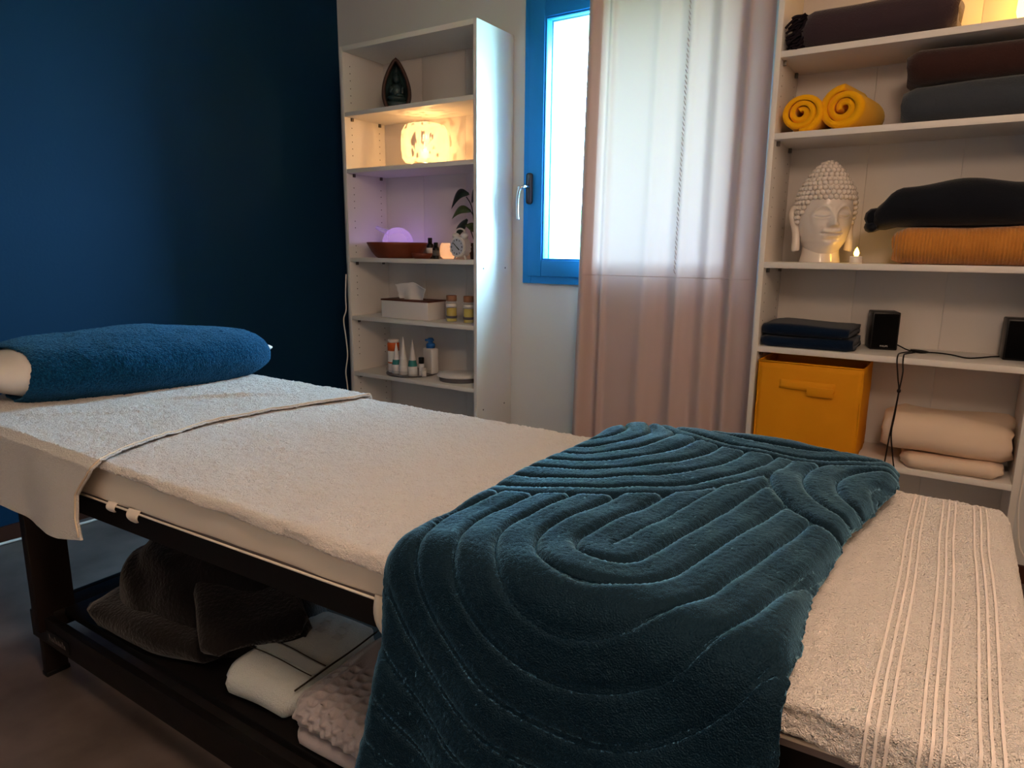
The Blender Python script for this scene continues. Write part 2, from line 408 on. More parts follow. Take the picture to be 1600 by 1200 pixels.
def rolled(length, r, turns, seed=0, squash=.94, tail=.0):
    """towel rolled along y, spiral seen on the front"""
    t = r / (turns + .55); n = int(turns * 26); loop_o, loop_i = [], []
    for k in range(n + 1):
        a = 2 * pi * turns * k / n; rr = t * .55 + t * a / (2 * pi)
        w = 1 + .05 * nz(k * .12, seed, 1)
        c_, s_ = cos(-a + 2.2 + seed), sin(-a + 2.2 + seed)
        loop_o.append(((rr + t * .46) * c_ * w, (rr + t * .46) * s_ * w)); loop_i.append(((rr - t * .42) * c_ * w, (rr - t * .42) * s_ * w))
    loop = loop_o + loop_i[::-1]; m = len(loop); bm = bmesh.new(); rows = []
    ny = 10
    for j in range(ny + 1):
        v = j / ny; y = -length / 2 + length * v
        e = min(v, 1 - v) * length; k = 1 - .05 * (1 - sm(0, .015, e))
        rows.append([bm.verts.new((x * k + .003 * nz(v * 3, i * .1, seed), y + (.004 * nz(i * .15, seed) if j in (0, ny) else 0) + (.012 * (1 - i / m if i < m / 2 else i / m - .5) if j == 0 else 0), (z * k * squash) + r * squash)) for i, (x, z) in enumerate(loop)])
    for a, b in zip(rows, rows[1:]):
        for i in range(m): bm.faces.new((a[i], a[(i + 1) % m], b[(i + 1) % m], b[i]))
    for row in (rows[0], rows[-1]):
        for i in range(n): bm.faces.new((row[i], row[i + 1], row[m - 2 - i], row[m - 1 - i]))
    return bm

def text_mesh(s, size, name, depth=.0006):
    c = bpy.data.curves.new(name, 'FONT'); c.body = s; c.size = size; c.align_x = 'CENTER'; c.align_y = 'CENTER'; c.extrude = depth
    o = bpy.data.objects.new('tmp', c); COL.objects.link(o)
    dg = bpy.context.evaluated_depsgraph_get(); me = bpy.data.meshes.new_from_object(o.evaluated_get(dg))
    bpy.data.objects.remove(o); me.name = name
    return me

# ================================================================== the room
RX1, RY1, H = 4.3, -4.4, 2.5
TH = .34
def slab(name, m, *a, bev=0): return struct(obj(name, B(*a, bev=bev) if bev else box(bmesh.new(), *a), m, smooth=False))
slab('floor', 'floor', -.2, RX1 + .2, RY1 - .2, TH, -.12, 0)
slab('ceiling', 'ceiling', -.2, RX1 + .2, RY1 - .2, TH, H, H + .12)
slab('wall_left', 'navy_wall', -.2, 0, RY1, 0, 0, H)
slab('wall_right', 'room', RX1, RX1 + .2, RY1, 0, 0, H)
slab('wall_front', 'room', -.2, RX1 + .2, RY1 - .2, RY1, 0, H)
# window wall with its opening
g = .012
wb = bmesh.new()
box(wb, -.2, WIN_X0 + g, 0, TH, 0, H); box(wb, WIN_X1 - g, RX1 + .2, 0, TH, 0, H)
box(wb, WIN_X0 + g, WIN_X1 - g, 0, TH, 0, WIN_Z0 + g); box(wb, WIN_X0 + g, WIN_X1 - g, 0, TH, WIN_Z1 - g, H)
struct(obj('wall_back', wb, 'wall', smooth=False))
rv = bmesh.new()    # white outer reveal lining
box(rv, WIN_X0 + g, WIN_X0 + .095, .06, TH + .02, WIN_Z0 + g, WIN_Z1 - g); box(rv, WIN_X1 - .095, WIN_X1 - g, .06, TH + .02, WIN_Z0 + g, WIN_Z1 - g)
box(rv, WIN_X0 + .095, WIN_X1 - .095, .06, TH + .02, WIN_Z1 - .1, WIN_Z1 - g); box(rv, WIN_X0 + .095, WIN_X1 - .095, .06, TH + .06, WIN_Z0 + g, WIN_Z0 + .07)
struct(obj('trim_1', rv, 'reveal', smooth=False))
slab('baseboard_left', 'skirt', 0, .014, RY1, 0, 0, .06)
slab('baseboard_back', 'skirt', .014, RX1, -.014, 0, 0, .06)

# window: outer frame, one wide casement, panes, handle
win = struct(bpy.data.objects.new('window_1', None)); COL.objects.link(win); win.location = (WIN_X0, 0, WIN_Z0)
def wobj(name, bm, m, par=None, smooth='auto'): return obj(name, bm, m, par or win, smooth, world=True)
fr = bmesh.new(); fo, fi = .045, .02
box(fr, WIN_X0, WIN_X0 + fo, -.022, .05, WIN_Z0, WIN_Z1, .003); box(fr, WIN_X1 - fo, WIN_X1, -.022, .05, WIN_Z0, WIN_Z1, .003)
box(fr, WIN_X0 + fo, WIN_X1 - fo, -.022, .05, WIN_Z0, WIN_Z0 + fo, .003); box(fr, WIN_X0 + fo, WIN_X1 - fo, -.022, .05, WIN_Z1 - fo, WIN_Z1, .003)
wobj('frame', fr, 'blue_frame')
for (a, b) in ((WIN_X0 + fo - .012, WIN_X1 - fo + .012),):
    sb = bmesh.new(); z0, z1 = WIN_Z0 + fo - .012, WIN_Z1 - fo + .012; t = .073
    box(sb, a, a + t, -.036, .03, z0, z1, .004); box(sb, b - t, b, -.036, .03, z0, z1, .004)
    box(sb, a + t, b - t, -.036, .03, z0, z0 + t, .004); box(sb, a + t, b - t, -.036, .03, z1 - t, z1, .004)
    sash = wobj('sash', sb, 'blue_frame')
    obj('pane', B(a + t - .006, b - t + .006, -.006, -.002, z0 + t - .006, z1 - t + .006, bev=0), 'pane', sash, False, world=True)
    bd = bmesh.new()
    for (q0, q1, r0, r1) in ((a + t, a + t + .008, z0 + t, z1 - t), (b - t - .008, b - t, z0 + t, z1 - t), (a + t + .008, b - t - .008, z0 + t, z0 + t + .008), (a + t + .008, b - t - .008, z1 - t - .008, z1 - t)):
        box(bd, q0, q1, -.03, -.008, r0, r1, .002)
    obj('glazing_bead', bd, 'blue_frame', sash, 'auto', world=True)
hx, hz = 1.222, 1.365
hb = bmesh.new(); box(hb, hx - .016, hx + .016, -.050, -.034, hz - .075, hz + .06, .012, 4)
hd = wobj('handle', hb, 'handle_dark')
lv = bmesh.new(); tube([(hx, -.045, hz), (hx - .002, -.085, hz - .002), (hx - .016, -.098, hz - .012), (hx - .026, -.097, hz - .05), (hx - .03, -.093, hz - .10), (hx - .028, -.09, hz - .145)], lambda t: .0085 - .0025 * t, 10, lv, 8)
obj('handle_lever', lv, 'chrome', hd, world=True)
kb = bmesh.new(); ball((hx - .034, -.075, hz - .005), .008, kb); obj('handle_button', kb, 'chrome', hd, world=True)

# outdoors, seen through the pane
ob = bmesh.new(); box(ob, -16, 18, TH + .3, 40, -.6, -.5); o = struct(obj('lawn', ob, 'grass', smooth=False))
def hedge_f(u, v):
    a = u * 2 * pi; x = -2.9 + 1.5 * cos(a) * (sin(pi * min(max(v, .001), .999)) ** .5); y = 9.2 + 1. * sin(a) * (sin(pi * min(max(v, .001), .999)) ** .5); z = -.5 + 2.3 * v
    n_ = .25 * nz(x, y, z, 2.5) + .14 * nz(x, y, z, 7)
    return Vector((x + n_ * cos(a), y + n_ * sin(a), z + n_ * .5 * v))
tag(obj('hedge', grid(60, 30, hedge_f, closed_u=True), 'hedge'), 'green hedge outside, seen through the uncovered window pane', 'hedge')

# ================================================================== curtain
cr = thing('curtain', 'pale pink curtain hanging full length over the window', 'curtain', (1.88, -.11, .04))
CX0, CX1 = 1.512, 2.262
def curtain_f(u, v):
    z = lerp(2.28, .06, v)
    x = lerp(CX0 + .035 * (1 - v), CX1 - .012 + .012 * v, u)
    d = v
    y = -.115
    def fold(c, w, a): return a * exp(-((u - c) / w) ** 2)
    y += fold(.035, .035, -.035) + fold(.10, .03, .016) + fold(.135 + .02 * d, .02, -.014)
    y += fold(.42 - .03 * d, .03, -.010) + fold(.52, .035, .012 ) + fold(.60 - .01 * d, .025, -.016) + fold(.68, .03, .012)
    y += fold(.75, .03, -.014) + fold(.83 - .02 * d, .035, .022) + fold(.90 - .02 * d, .03, -.03) + fold(.975, .03, .012)
    y += .006 * nz(u * 9, v * 1.2, 2) * (.4 + .6 * v)
    x += .006 * nz(u * 3, v * 2.5, 9) * v
    return Vector((x, y, z))
co = obj('curtain_cloth', grid(150, 60, curtain_f), 'curtain', cr, world=True)
def seam_f(c, y0, n, zt, zb):
    b = bmesh.new()
    for k in range(n):
        z = lerp(zt, zb, k / n); v = (2.28 - z) / 2.22
        p = curtain_f(c, v); q = curtain_f(c + .016, v + .008)
        tube([p + Vector((0, -.0015, 0)), (p + q) / 2 + Vector((0, -.005, 0)), q + Vector((0, -.0015, 0))], lambda t: .0012 * sin(pi * (.1 + .8 * t)) + .0004, 5, b)
    return b
def hem_f(u, v):
    p = curtain_f(.075 * u, v); return p + Vector((0, .004, 0))
obj('side_hem', grid(8, 60, hem_f), 'curtain', cr, world=True)
obj('cross_seam', tube([curtain_f(u / 100, .582) + Vector((0, -.001, 0)) for u in range(1, 100)], .0012, 5), 'curtain', cr, world=True)
obj('twisted_seam', seam_f(.565, 0, 60, 2.1, 1.0), 'curtain', cr, world=True)
rd = thing('curtain_rod', 'thin white curtain rod above the window', 'curtain rod', (1.75, -.115, 2.29))
obj('rod', tube([(1.1, -.115, 2.29), (2.36, -.115, 2.29)], .009, 12), 'white_plastic', rd, world=True)
for x in (1.14, 2.32): obj('bracket', tube([(x, 0, 2.29), (x, -.115, 2.29)], .006, 8), 'white_plastic', rd, world=True)

# ================================================================== bookcases
BD = .284; PT = .018
def bookcase(name, label, x0, w, tops, seams, holes):
    t = thing(name, label, 'bookcase', (x0, 0, 0)); x1 = x0 + w; zt = 2.02
    ob_ = lambda n, bm, m='melamine', par=None: obj(n, bm, m, par or t, 'auto', world=True)
    lp = ob_('side_panel', B(x0, x0 + PT, -BD, -.002, 0, zt)); ob_('side_panel', B(x1 - PT, x1, -BD, -.002, 0, zt))
    ob_('top_panel', B(x0 + PT, x1 - PT, -BD, -.002, zt - .022, zt)); ob_('plinth', B(x0 + PT, x1 - PT, -BD + .012, -BD + .03, 0, .075))
    xs = [x0 + PT] + seams + [x1 - PT]
    for a, b in zip(xs, xs[1:]): ob_('back_panel', B(a + .0004, b - .0004, -.010, -.003, .02, zt - .022, bev=.0004), 'backboard')
    for z in tops:
        ob_('shelf', B(x0 + PT, x1 - PT, -BD + .001, -.011, z - .02, z))
        if z > .2:
            for yy in (-BD + .045, -.05):
                pb = bmesh.new(); box(pb, x0 + PT, x0 + PT + .010, yy - .006, yy + .006, z - .036, z - .02, .001)
                ob_('shelf_pin', pb, 'pin')
    hb_ = bmesh.new()
    for (yy, z0, n) in holes:
        for k in range(n):
            z = z0 - k * .032
            vs = [hb_.verts.new((x0 + PT + .0004, yy + .0028 * cos(2 * pi * q / 8), z + .0028 * sin(2 * pi * q / 8))) for q in range(8)]
            hb_.faces.new(vs)
    hh = obj('peg_holes', hb_, 'hole', lp, False, world=True); hh['kind'] = 'stuff'
    for zz in (1.005, 0.36):                   # cam-lock dots on the outside
        for yy in (-BD + .05, -.06):
            db = bmesh.new(); tube([(x1, yy, zz), (x1 + .001, yy, zz)], .004, 10, db); obj('screw_cover', db, 'pin', t, world=True)
    return t
Z1 = [1.726, 1.466, 1.042, .752, .466, .093]
Z2 = [1.726, 1.474, 1.056, .767, .411, .093]
HF, HR = -BD + .045, -.05
bookcase('bookcase', 'tall white bookcase beside the dark blue wall, left of the window', .306, .80, Z1, [.578, .842],
         [(HF, 1.94, 3), (HF, 1.84, 3), (HF, 1.66, 5), (HR, 1.66, 6), (HF, 1.38, 4), (HR, 1.38, 6), (HF, 1.22, 2), (HF, 1.10, 2), (HF, .95, 4), (HF, .68, 5), (HR, .70, 6), (HF, .40, 5), (HR, .41, 7)])
bookcase('bookcase', 'tall white bookcase of towels and blankets, right of the curtain', 2.300, .805, Z2, [2.573, 2.850],
         [(HF, 1.66, 4), (HR, 1.66, 5), (HF, 1.40, 8), (HR, 1.40, 9), (HF, .98, 5), (HR, .98, 5)])

def at(x, y, z, name, label, cat, rz=0, group=None): return thing(name, label, cat, (x, y, z), rz, group)
# ------------------------------------------------ left bookcase contents
# leaf-shaped niche with seated figure
t = at(.575, -.19, Z1[0], 'buddha_statuette', 'small dark bronze seated Buddha in a pointed leaf niche on top shelf', 'statuette', radians(40))
def niche_w(h):   # half width of the almond outline at height h (0..1)
    return .064 * (sin(pi * (.16 + .84 * h) ** .82) ** .8) if h < 1 else 0.
HN = .214
def niche_f(u, v, ro=1., dep=0.):
    return None
rim = bmesh.new(); pts = []
for k in range(25): pts.append((-niche_w(k / 24), k / 24 * HN))
pts = pts + [(-x, z) for x, z in pts[::-1][1:]]
obj('niche_rim', tube([(x * .92, -.004 - .02 * (1 - abs(2 * (i / (len(pts) - 1)) - 1) * 0), z + .004) for i, (x, z) in enumerate(pts)], .0085, 8), 'statue_rim', t)
def back_f(u, v):
    h = min(v, .999); x = (u - .5) * 2; wv = niche_w(h)
    return Vector((x * wv, .03 - .045 * x * x - .0, h * HN + .002))
obj('niche_back', grid(16, 24, back_f, .006), 'statue', t)
fb = lathe([(.001, .0), (.046, .0), (.05, .012), (.046, .02), (.052, .03), (.044, .04), (.0, .042)], 24, sy=.5); obj('lotus_base', fb, 'statue', t)
bm = bmesh.new(); ball((0, -.006, .052), .044, bm, 14, (1, .55, .36)); ball((0, .0, .085), .028, bm, 14, (1, .62, 1.25)); ball((-.026, -.008, .082), .011, bm, 10, (1, 1, 2.2)); ball((.026, -.008, .082), .011, bm, 10, (1, 1, 2.2))
ball((0, -.004, .137), .0175, bm, 14, (.95, .95, 1.15)); ball((0, 0, .158), .009, bm, 10); tube([(-.028, -.012, .07), (-.024, -.028, .078), (-.016, -.034, .095)], .007, 8, bm); tube([(.03, -.012, .066), (.02, -.03, .06), (.0, -.034, .062)], .007, 8, bm)
obj('seated_figure', bm, 'statue', t)

# glowing mottled lamp
t = at(.705, -.145, Z1[1], 'table_lamp', 'round mottled glass lamp glowing warm, second shelf of left bookcase', 'lamp')
obj('lamp_base', lathe([(.0, 0), (.062, 0), (.064, .012), (.055, .018), (0, .018)], 32), 'pin', t)
obj('lamp_shade', lathe([(.06, .016), (.094, .022), (.108, .04), (.112, .075), (.112, .125), (.108, .16), (.094, .185), (.07, .194), (.03, .197), (0, .1975)], 48, closed=False), 'lamp_glass', t)
obj('bulb', ball((0, 0, .06), .014, None, 12, (1, 1, 1.6)), 'bulb', t)
ld = bpy.data.lights.new('bulb_light', 'POINT'); ld.energy = 5.0; ld.color = (1., .56, .2); ld.shadow_soft_size = .012
lo = bpy.data.objects.new('bulb_light', ld); COL.objects.link(lo); lo.parent = t; lo.location = (0, 0, .10)

# aroma diffuser
t = at(.528, -.155, Z1[2], 'aroma_diffuser', 'wooden bowl aroma diffuser with a violet glowing dome', 'diffuser')
obj('bowl', lathe([(0, 0), (.098, 0), (.108, .006), (.128, .03), (.146, .062), (.152, .074), (.149, .076), (.144, .072), (.12, .056), (0, .05)], 48), 'wood_bowl', t)
dm = bmesh.new(); lathe([(.10, .056), (.098, .085), (.085, .112), (.062, .132), (.035, .145), (.0, .15)], 40, dm, closed=False, sx=.78, sy=.78, c=(.002, 0)); obj('mist_dome', dm, 'mist', t)
ld = bpy.data.lights.new('mist_light', 'POINT'); ld.energy = .55; ld.color = (.42, .28, 1.); ld.shadow_soft_size = .03
lo = bpy.data.objects.new('mist_light', ld); COL.objects.link(lo); lo.parent = t; lo.location = (0, 0, .085)
obj('mist_spout', tube([(-.045, -.02, .125), (-.075, -.03, .135), (-.105, -.035, .148)], lambda q: .013 - .004 * q, 12, None, 6), 'mist', t)
t2 = at(.735, -.215, Z1[2], 'wooden_dish', 'tiny shallow wooden dish leaning against the diffuser bowl', 'dish')
obj('dish_body', lathe([(0, 0), (.035, 0), (.044, .008), (.05, .024), (.048, .026), (.042, .022), (.03, .012), (0, .010)], 32), 'wood_bowl', t2)
obj('dish_liner', lathe([(0, .016), (.036, .017), (.037, .019), (0, .019)], 24), 'walnut', t2)
# dark little bottles
def oil_vial(x, y, h, r, label, lab, capm):
    t = at(x, y, Z1[2], 'oil_vial', label, 'bottle', group='essential oil vials by the diffuser')
    obj('bottle_body', lathe([(0, 0), (r * .95, 0), (r, .003), (r, h * .62), (r * .85, h * .7), (r * .5, h * .74), (r * .5, h * .78), (0, h * .78)], 24), 'black_plastic', t)
    obj('cap', lathe([(0, h * .74), (r * .62, h * .74), (r * .62, h * .98), (r * .55, h), (0, h)], 20), capm, t)
    obj('bottle_label', lathe([(r + .0004, h * .2), (r + .0006, h * .2), (r + .0006, h * .52), (r + .0004, h * .52)], 24, closed=False), lab, t)
oil_vial(.752, -.175, .098, .017, 'dark essential oil vial with pale label, nearest the wooden bowl', 'white_matte', 'black_plastic')
oil_vial(.808, -.2, .076, .0165, 'shorter black essential oil vial right of the labelled one', 'grey_plastic', 'black_plastic')
# peach glass candle
t = at(.84, -.14, Z1[2], 'candle_holder', 'small peach glowing candle glass beside the alarm clock', 'candle')
obj('glass_cup', lathe([(0, .002), (.03, .002), (.042, .012), (.045, .035), (.043, .06), (.036, .074), (.033, .074), (.039, .058), (.04, .035), (0, .012)], 32), 'candle_glow', t)
obj('wick_light', ball((0, 0, .03), .01), 'bulb', t)
# alarm clock, turned slightly to the left
t = at(.955, -.205, Z1[2], 'alarm_clock', 'white twin bell alarm clock on the third shelf', 'clock', radians(-4))
zc = .056; bm = bmesh.new(); disc_y(bm, (0, zc), .046, -.022, .026, 36); bmesh.ops.bevel(bm, geom=[e for e in bm.edges if abs(e.verts[0].co.y - e.verts[1].co.y) < 1e-6], offset=.005, segments=2, affect='EDGES'); obj('clock_case', bm, 'white_plastic', t, 'auto')
bm = bmesh.new(); disc_y(bm, (0, zc), .037, -.0235, -.0215, 36); dial = obj('dial', bm, 'clock_face', t, False)
bm = bmesh.new()
for k in range(12):
    a = k * pi / 6; c_ = (sin(a) * .031, zc + cos(a) * .031); s_ = .0028 if k % 3 else .004
    box(bm, c_[0] - s_ / 2, c_[0] + s_ / 2, -.0246, -.0234, c_[1] - s_, c_[1] + s_)
obj('hour_marks', bm, 'black_plastic', dial, False)
for nm, ang, ln, wd in (('hour_hand', 130, .02, .0045), ('minute_hand', 312, .028, .0032)):
    a = radians(ang); obj(nm, tube([(0, -.0255, zc), (sin(a) * ln, -.0255, zc + cos(a) * ln)], wd / 2, 6), 'black_plastic', dial)
for s_ in (-1, 1):
    obj('bell', ball((s_ * .026, 0, .106), .0175, None, 16, (1, 1, .8)), 'white_plastic', t)
    obj('foot', tube([(s_ * .026, 0, .018), (s_ * .034, -.002, .0)], .0045, 8), 'white_plastic', t)
obj('carry_handle', tube([(-.03, 0, .112), (-.024, 0, .13), (0, 0, .138), (.024, 0, .13), (.03, 0, .112)], .004, 8, None, 6), 'white_plastic', t)
# potted plant
t = at(.965, -.085, Z1[2], 'potted_plant', 'dark leaved plant in a small pot behind the alarm clock', 'plant')
obj('pot', lathe([(0, 0), (.032, 0), (.042, .07), (.044, .075), (.039, .075), (.036, .066), (0, .064)], 28), 'pot', t)
def leaf(par, base, tip, w, m, bendz=.02, twist=(0, -1, .35)):
    b_, t_ = Vector(base), Vector(tip); ax = (t_ - b_); nrm = Vector(twist).normalized(); sd = ax.cross(nrm).normalized()
    def f(u, v):
        wd = w * sin(pi * min(.995, max(.03, v)) ** .75) ** .9
        p = b_ + ax * v + sd * (u - .5) * wd + nrm * (.012 * sin(pi * v) - .3 * wd * abs(u - .5)); p.z += bendz * sin(pi * v); return p
    return obj('leaf', grid(6, 14, f, .0008), m, par)
stems = [[(0, 0, .06), (-.012, -.01, .17), (-.02, -.02, .245), (-.045, -.025, .285)], [(.004, 0, .06), (.0, -.004, .16), (-.028, -.012, .22)], [(-.008, 0, .06), (-.03, -.01, .13), (-.045, -.012, .16)], [(.008, .004, .06), (.018, 0, .15), (.03, 0, .2)]]
for s_ in stems: obj('stem', tube(s_, .0024, 6, None, 6), 'stem', t)
leaf(t, (-.03, -.025, .3), (-.122, -.04, .232), .05, 'leaf_dark', .03)
leaf(t, (-.028, -.012, .222), (-.128, -.03, .185), .042, 'leaf_olive', .022)
leaf(t, (-.05, -.012, .185), (-.128, -.02, .085), .048, 'leaf_dark', .0)
leaf(t, (.03, 0, .2), (.07, -.02, .29), .05, 'leaf_dark', .01)
leaf(t, (-.02, -.02, .26), (.045, -.045, .31), .045, 'leaf_dark', .015)
leaf(t, (.02, 0, .12), (-.035, -.05, .155), .04, 'leaf_olive', .01)
# tissue box
t = at(.637, -.172, Z1[3], 'tissue_box', 'white rectangular tissue box with dark wood lid', 'tissue box')
obj('box_body', B(-.15, .15, -.068, .068, 0, .085, .003), 'white_matte', t, 'auto')
lb = bmesh.new(); box(lb, -.152, .152, -.07, -.02, .085, .092, .001); box(lb, -.152, .152, .02, .07, .085, .092, .001); box(lb, -.152, -.07, -.02, .02, .085, .092, .001); box(lb, .07, .152, -.02, .02, .085, .092, .001)
obj('lid', lb, 'walnut', t, 'auto')
def tissue_f(u, v):
    a = (u - .5); z = .07 + .105 * v + .012 * nz(u * 3, v * 2, 1)
    return Vector((a * (.14 + .09 * v) - .012 + .01 * nz(v * 4, u * 3), .012 * sin(u * 9 + v * 2) * (1 - .3 * v) + .018 * v * sin(u * 5), z - .05 * v * abs(a) * 1.2 * (1 if a > 0 else .5)))
obj('tissue', grid(24, 16, tissue_f, .0006), 'tissue', t)
# massage oil bottles
for (x, y, lab) in ((.902, -.205, 'slim bottle of yellow massage oil beside the tissue box'), (1.003, -.205, 'slim oil bottle half hidden by the bookcase side panel')):
    t = at(x, y, Z1[3], 'oil_bottle', lab, 'bottle', group='massage oil bottles')
    obj('bottle_glass', lathe([(0, 0), (.024, 0), (.026, .004), (.026, .088), (.022, .095), (.022, .1), (.0, .1)], 28), 'glass', t)
    obj('oil', lathe([(0, .004), (.0225, .004), (.0235, .007), (.0235, .066), (0, .066)], 24), 'oil', t)
    obj('cap', lathe([(0, .098), (.024, .098), (.0245, .101), (.0245, .122), (.023, .125), (0, .125)], 28), 'cork', t)
    obj('bottle_label', lathe([(.0263, .018), (.0266, .018), (.0266, .03), (.0263, .03)], 28, closed=False), 'grey_plastic', t)
    obj('neck_band', lathe([(.0263, .072), (.0266, .072), (.0266, .086), (.0263, .086)], 28, closed=False), 'flatband', t)
# round tray with tubes
TRX, TRY = .605, -.158
t = at(TRX, TRY, Z1[4], 'round_tray', 'round clear-rimmed tray of skin care tubes', 'tray')
obj('tray_disc', lathe([(0, .004), (.124, .004), (.126, .002), (.127, .006), (.127, .008), (.0, .008)], 48), 'grey_plastic', t)
obj('tray_rim', lathe([(.125, .006), (.127, .006), (.127, .032), (.125, .032)], 48, closed=False), 'glass', t)
ZT = Z1[4] + .0082
def cone_tube(x, y, h, r, lab, band, rz):
    t = at(x, y, ZT, 'cream_tube', lab, 'tube', rz, 'upright cream tubes on the round tray')
    obj('cap', lathe([(0, 0), (r, 0), (r, .04), (r * .97, .042), (0, .042)], 24), 'white_plastic', t)
    def f(u, v):
        a = u * 2 * pi; k = 1 - v
        return Vector((r * .95 * cos(a) * (k * .93 + .08), r * .95 * sin(a) * (k * .98 + .02), .042 + (h - .042) * v))
    obj('tube_body', grid(20, 10, f, closed_u=True), 'white_plastic', t)
    def fb_(u, v):
        p = f(u, .03 + .22 * v); c = Vector((0, 0, p.z)); return c + (p - c) * 1.03
    obj('printed_band', grid(20, 2, fb_, closed_u=True), band, t)
cone_tube(.566, -.225, .152, .024, 'short white cone tube with dark green line, left of the trio', 'teal_print', .4)
cone_tube(.618, -.232, .188, .0235, 'tallest white cone tube with grey dots, middle of the trio', 'white_matte', .1)
cone_tube(.672, -.226, .178, .024, 'white cone tube with a teal leaf print', 'teal_print', -.2)
t = at(.524, -.2, ZT, 'sunscreen_bottle', 'orange and white bottle on the left of the tray', 'bottle')
obj('bottle_body', lathe([(0, 0), (.027, 0), (.028, .003), (.029, .115), (.0, .115)], 28), 'white_plastic', t)
obj('orange_shoulder', lathe([(.0293, .108), (.030, .108), (.030, .146), (.026, .15), (0, .15)], 28), 'orange', t)
obj('lid', lathe([(0, .15), (.028, .15), (.028, .162), (.026, .164), (0, .164)], 28), 'flatband', t)
obj('printed_band', lathe([(.0285, .045), (.0292, .045), (.0292, .052), (.0285, .052)], 28, closed=False), 'orange', t)
t = at(.711, -.205, ZT, 'roll_on_bottle', 'tiny white bottle with black cap on the tray', 'bottle')
obj('bottle_body', lathe([(0, 0), (.012, 0), (.0125, .055), (.009, .06), (0, .06)], 20), 'white_plastic', t)
obj('cap', lathe([(0, .06), (.0135, .06), (.014, .088), (.012, .091), (0, .091)], 20), 'black_plastic', t)
t = at(.738, -.217, ZT, 'balm_pot', 'little white balm pot at the right rim of the tray', 'jar')
obj('pot_body', lathe([(0, 0), (.011, 0), (.0115, .03), (0, .03)], 20), 'white_plastic', t); obj('lid', lathe([(0, .03), (.012, .03), (.012, .042), (0, .042)], 20), 'white_matte', t)
t = at(.705, -.125, ZT, 'lotion_bottle', 'white pump bottle with blue top at the back of the tray', 'bottle', -.3)
obj('bottle_body', B(-.04, .04, -.022, .022, 0, .128, .008, 3), 'white_plastic', t, 'auto')
obj('pump_collar', lathe([(0, .128), (.022, .128), (.023, .145), (.018, .152), (.012, .153), (.012, .165), (0, .165)], 24), 'blue_plastic', t)
pb = bmesh.new(); lathe([(0, .163), (.017, .163), (.018, .168), (.012, .178), (0, .178)], 20, pb); tube([(0, 0, .17), (.0, -.03, .169)], .006, 10, pb); obj('pump_head', pb, 'blue_plastic', t)
# rounded device
t = at(.918, -.178, Z1[4], 'oval_device', 'flat oval device, white top on a grey base', 'device', .25)
obj('base', lathe([(0, 0), (.092, 0), (.094, .004), (.096, .022), (0, .022)], 48, sy=.74), 'grey_plastic', t)
obj('cover', lathe([(.1, .022), (.106, .026), (.104, .034), (.09, .041), (.05, .045), (0, .046)], 48, sy=.76), 'white_plastic', t)
# white flex running down beside the left bookcase
tag(obj('power_cable', tube([(.302, -.292, .96), (.298, -.297, .85), (.301, -.30, .78), (.286, -.305, .73), (.292, -.30, .64), (.299, -.3, .55), (.284, -.302, .46), (.290, -.3, .38), (.296, -.3, .2), (.27, -.32, .02), (.2, -.38, .004)], .0032, 8, None, 8), 'cable_white'), 'thin white cable running down the left side of the bookcase', 'cable')
tag(obj('floor_cable', tube([(.05, -.5, .006), (.035, -.9, .006), (.05, -1.3, .006), (.075, -1.5, .006), (.05, -1.65, .006), (.03, -1.85, .006), (.06, -2.2, .006), (.04, -2.7, .006)], .0055, 8, None, 8), 'cable_white'), 'white cable lying on the floor along the blue wall', 'cable')

# ------------------------------------------------ right bookcase contents
def cloth(name, label, cat, x, y, z, w, d, h, n, m, seed=0, rz=0, group=None, **kw):
    o = obj(name, folded(w, d, h, n, seed, **kw), m); o.location = (x, y, z); o.rotation_euler = (0, 0, rz); tag(o, label, cat, group); return o
# plaid with fringe
t = at(2.585, -.145, Z2[0], 'fringed_throw', 'charcoal throw with twisted fringe folded on the highest shelf', 'blanket')
obj('throw_cloth', folded(.42, .25, .118, 2, 3, wob=.008, front=.4), 'plaid', t)
fb = bmesh.new()
for k in range(150):
    y = random.uniform(-.13, .06); z = random.uniform(.01, .118); l = random.uniform(.025, .055)
    p = Vector((-.205, y, z)); a = [p]
    for q in range(4): a.append(a[-1] + Vector((-l / 4 + random.uniform(-.004, .003), random.uniform(-.006, .005), -l / 7 + random.uniform(-.006, .006))))
    for q in a: q.z = max(.003, q.z); q.x = max(-.262, q.x)
    tube(a, .0042, 5, fb, 2)
fo_ = obj('fringe', fb, 'fringe', t); fo_['kind'] = 'stuff'
obj('selvedge', folded(.018, .252, .121, 2, 3, wob=.008, front=.4, nw=4), 'fringe', t).location = (-.203, 0, 0)
# lamp on the same shelf
t = at(3.005, -.15, Z2[0], 'table_lamp', 'amber glowing lamp at the right end of the highest shelf', 'lamp')
obj('lamp_base', lathe([(0, 0), (.05, 0), (.05, .012), (0, .012)], 32), 'wood_bowl', t)
obj('lamp_shade', lathe([(.05, .012), (.064, .02), (.072, .05), (.07, .11), (.058, .165), (.035, .195), (.012, .205)], 40, closed=False), 'lamp_glass2', t)
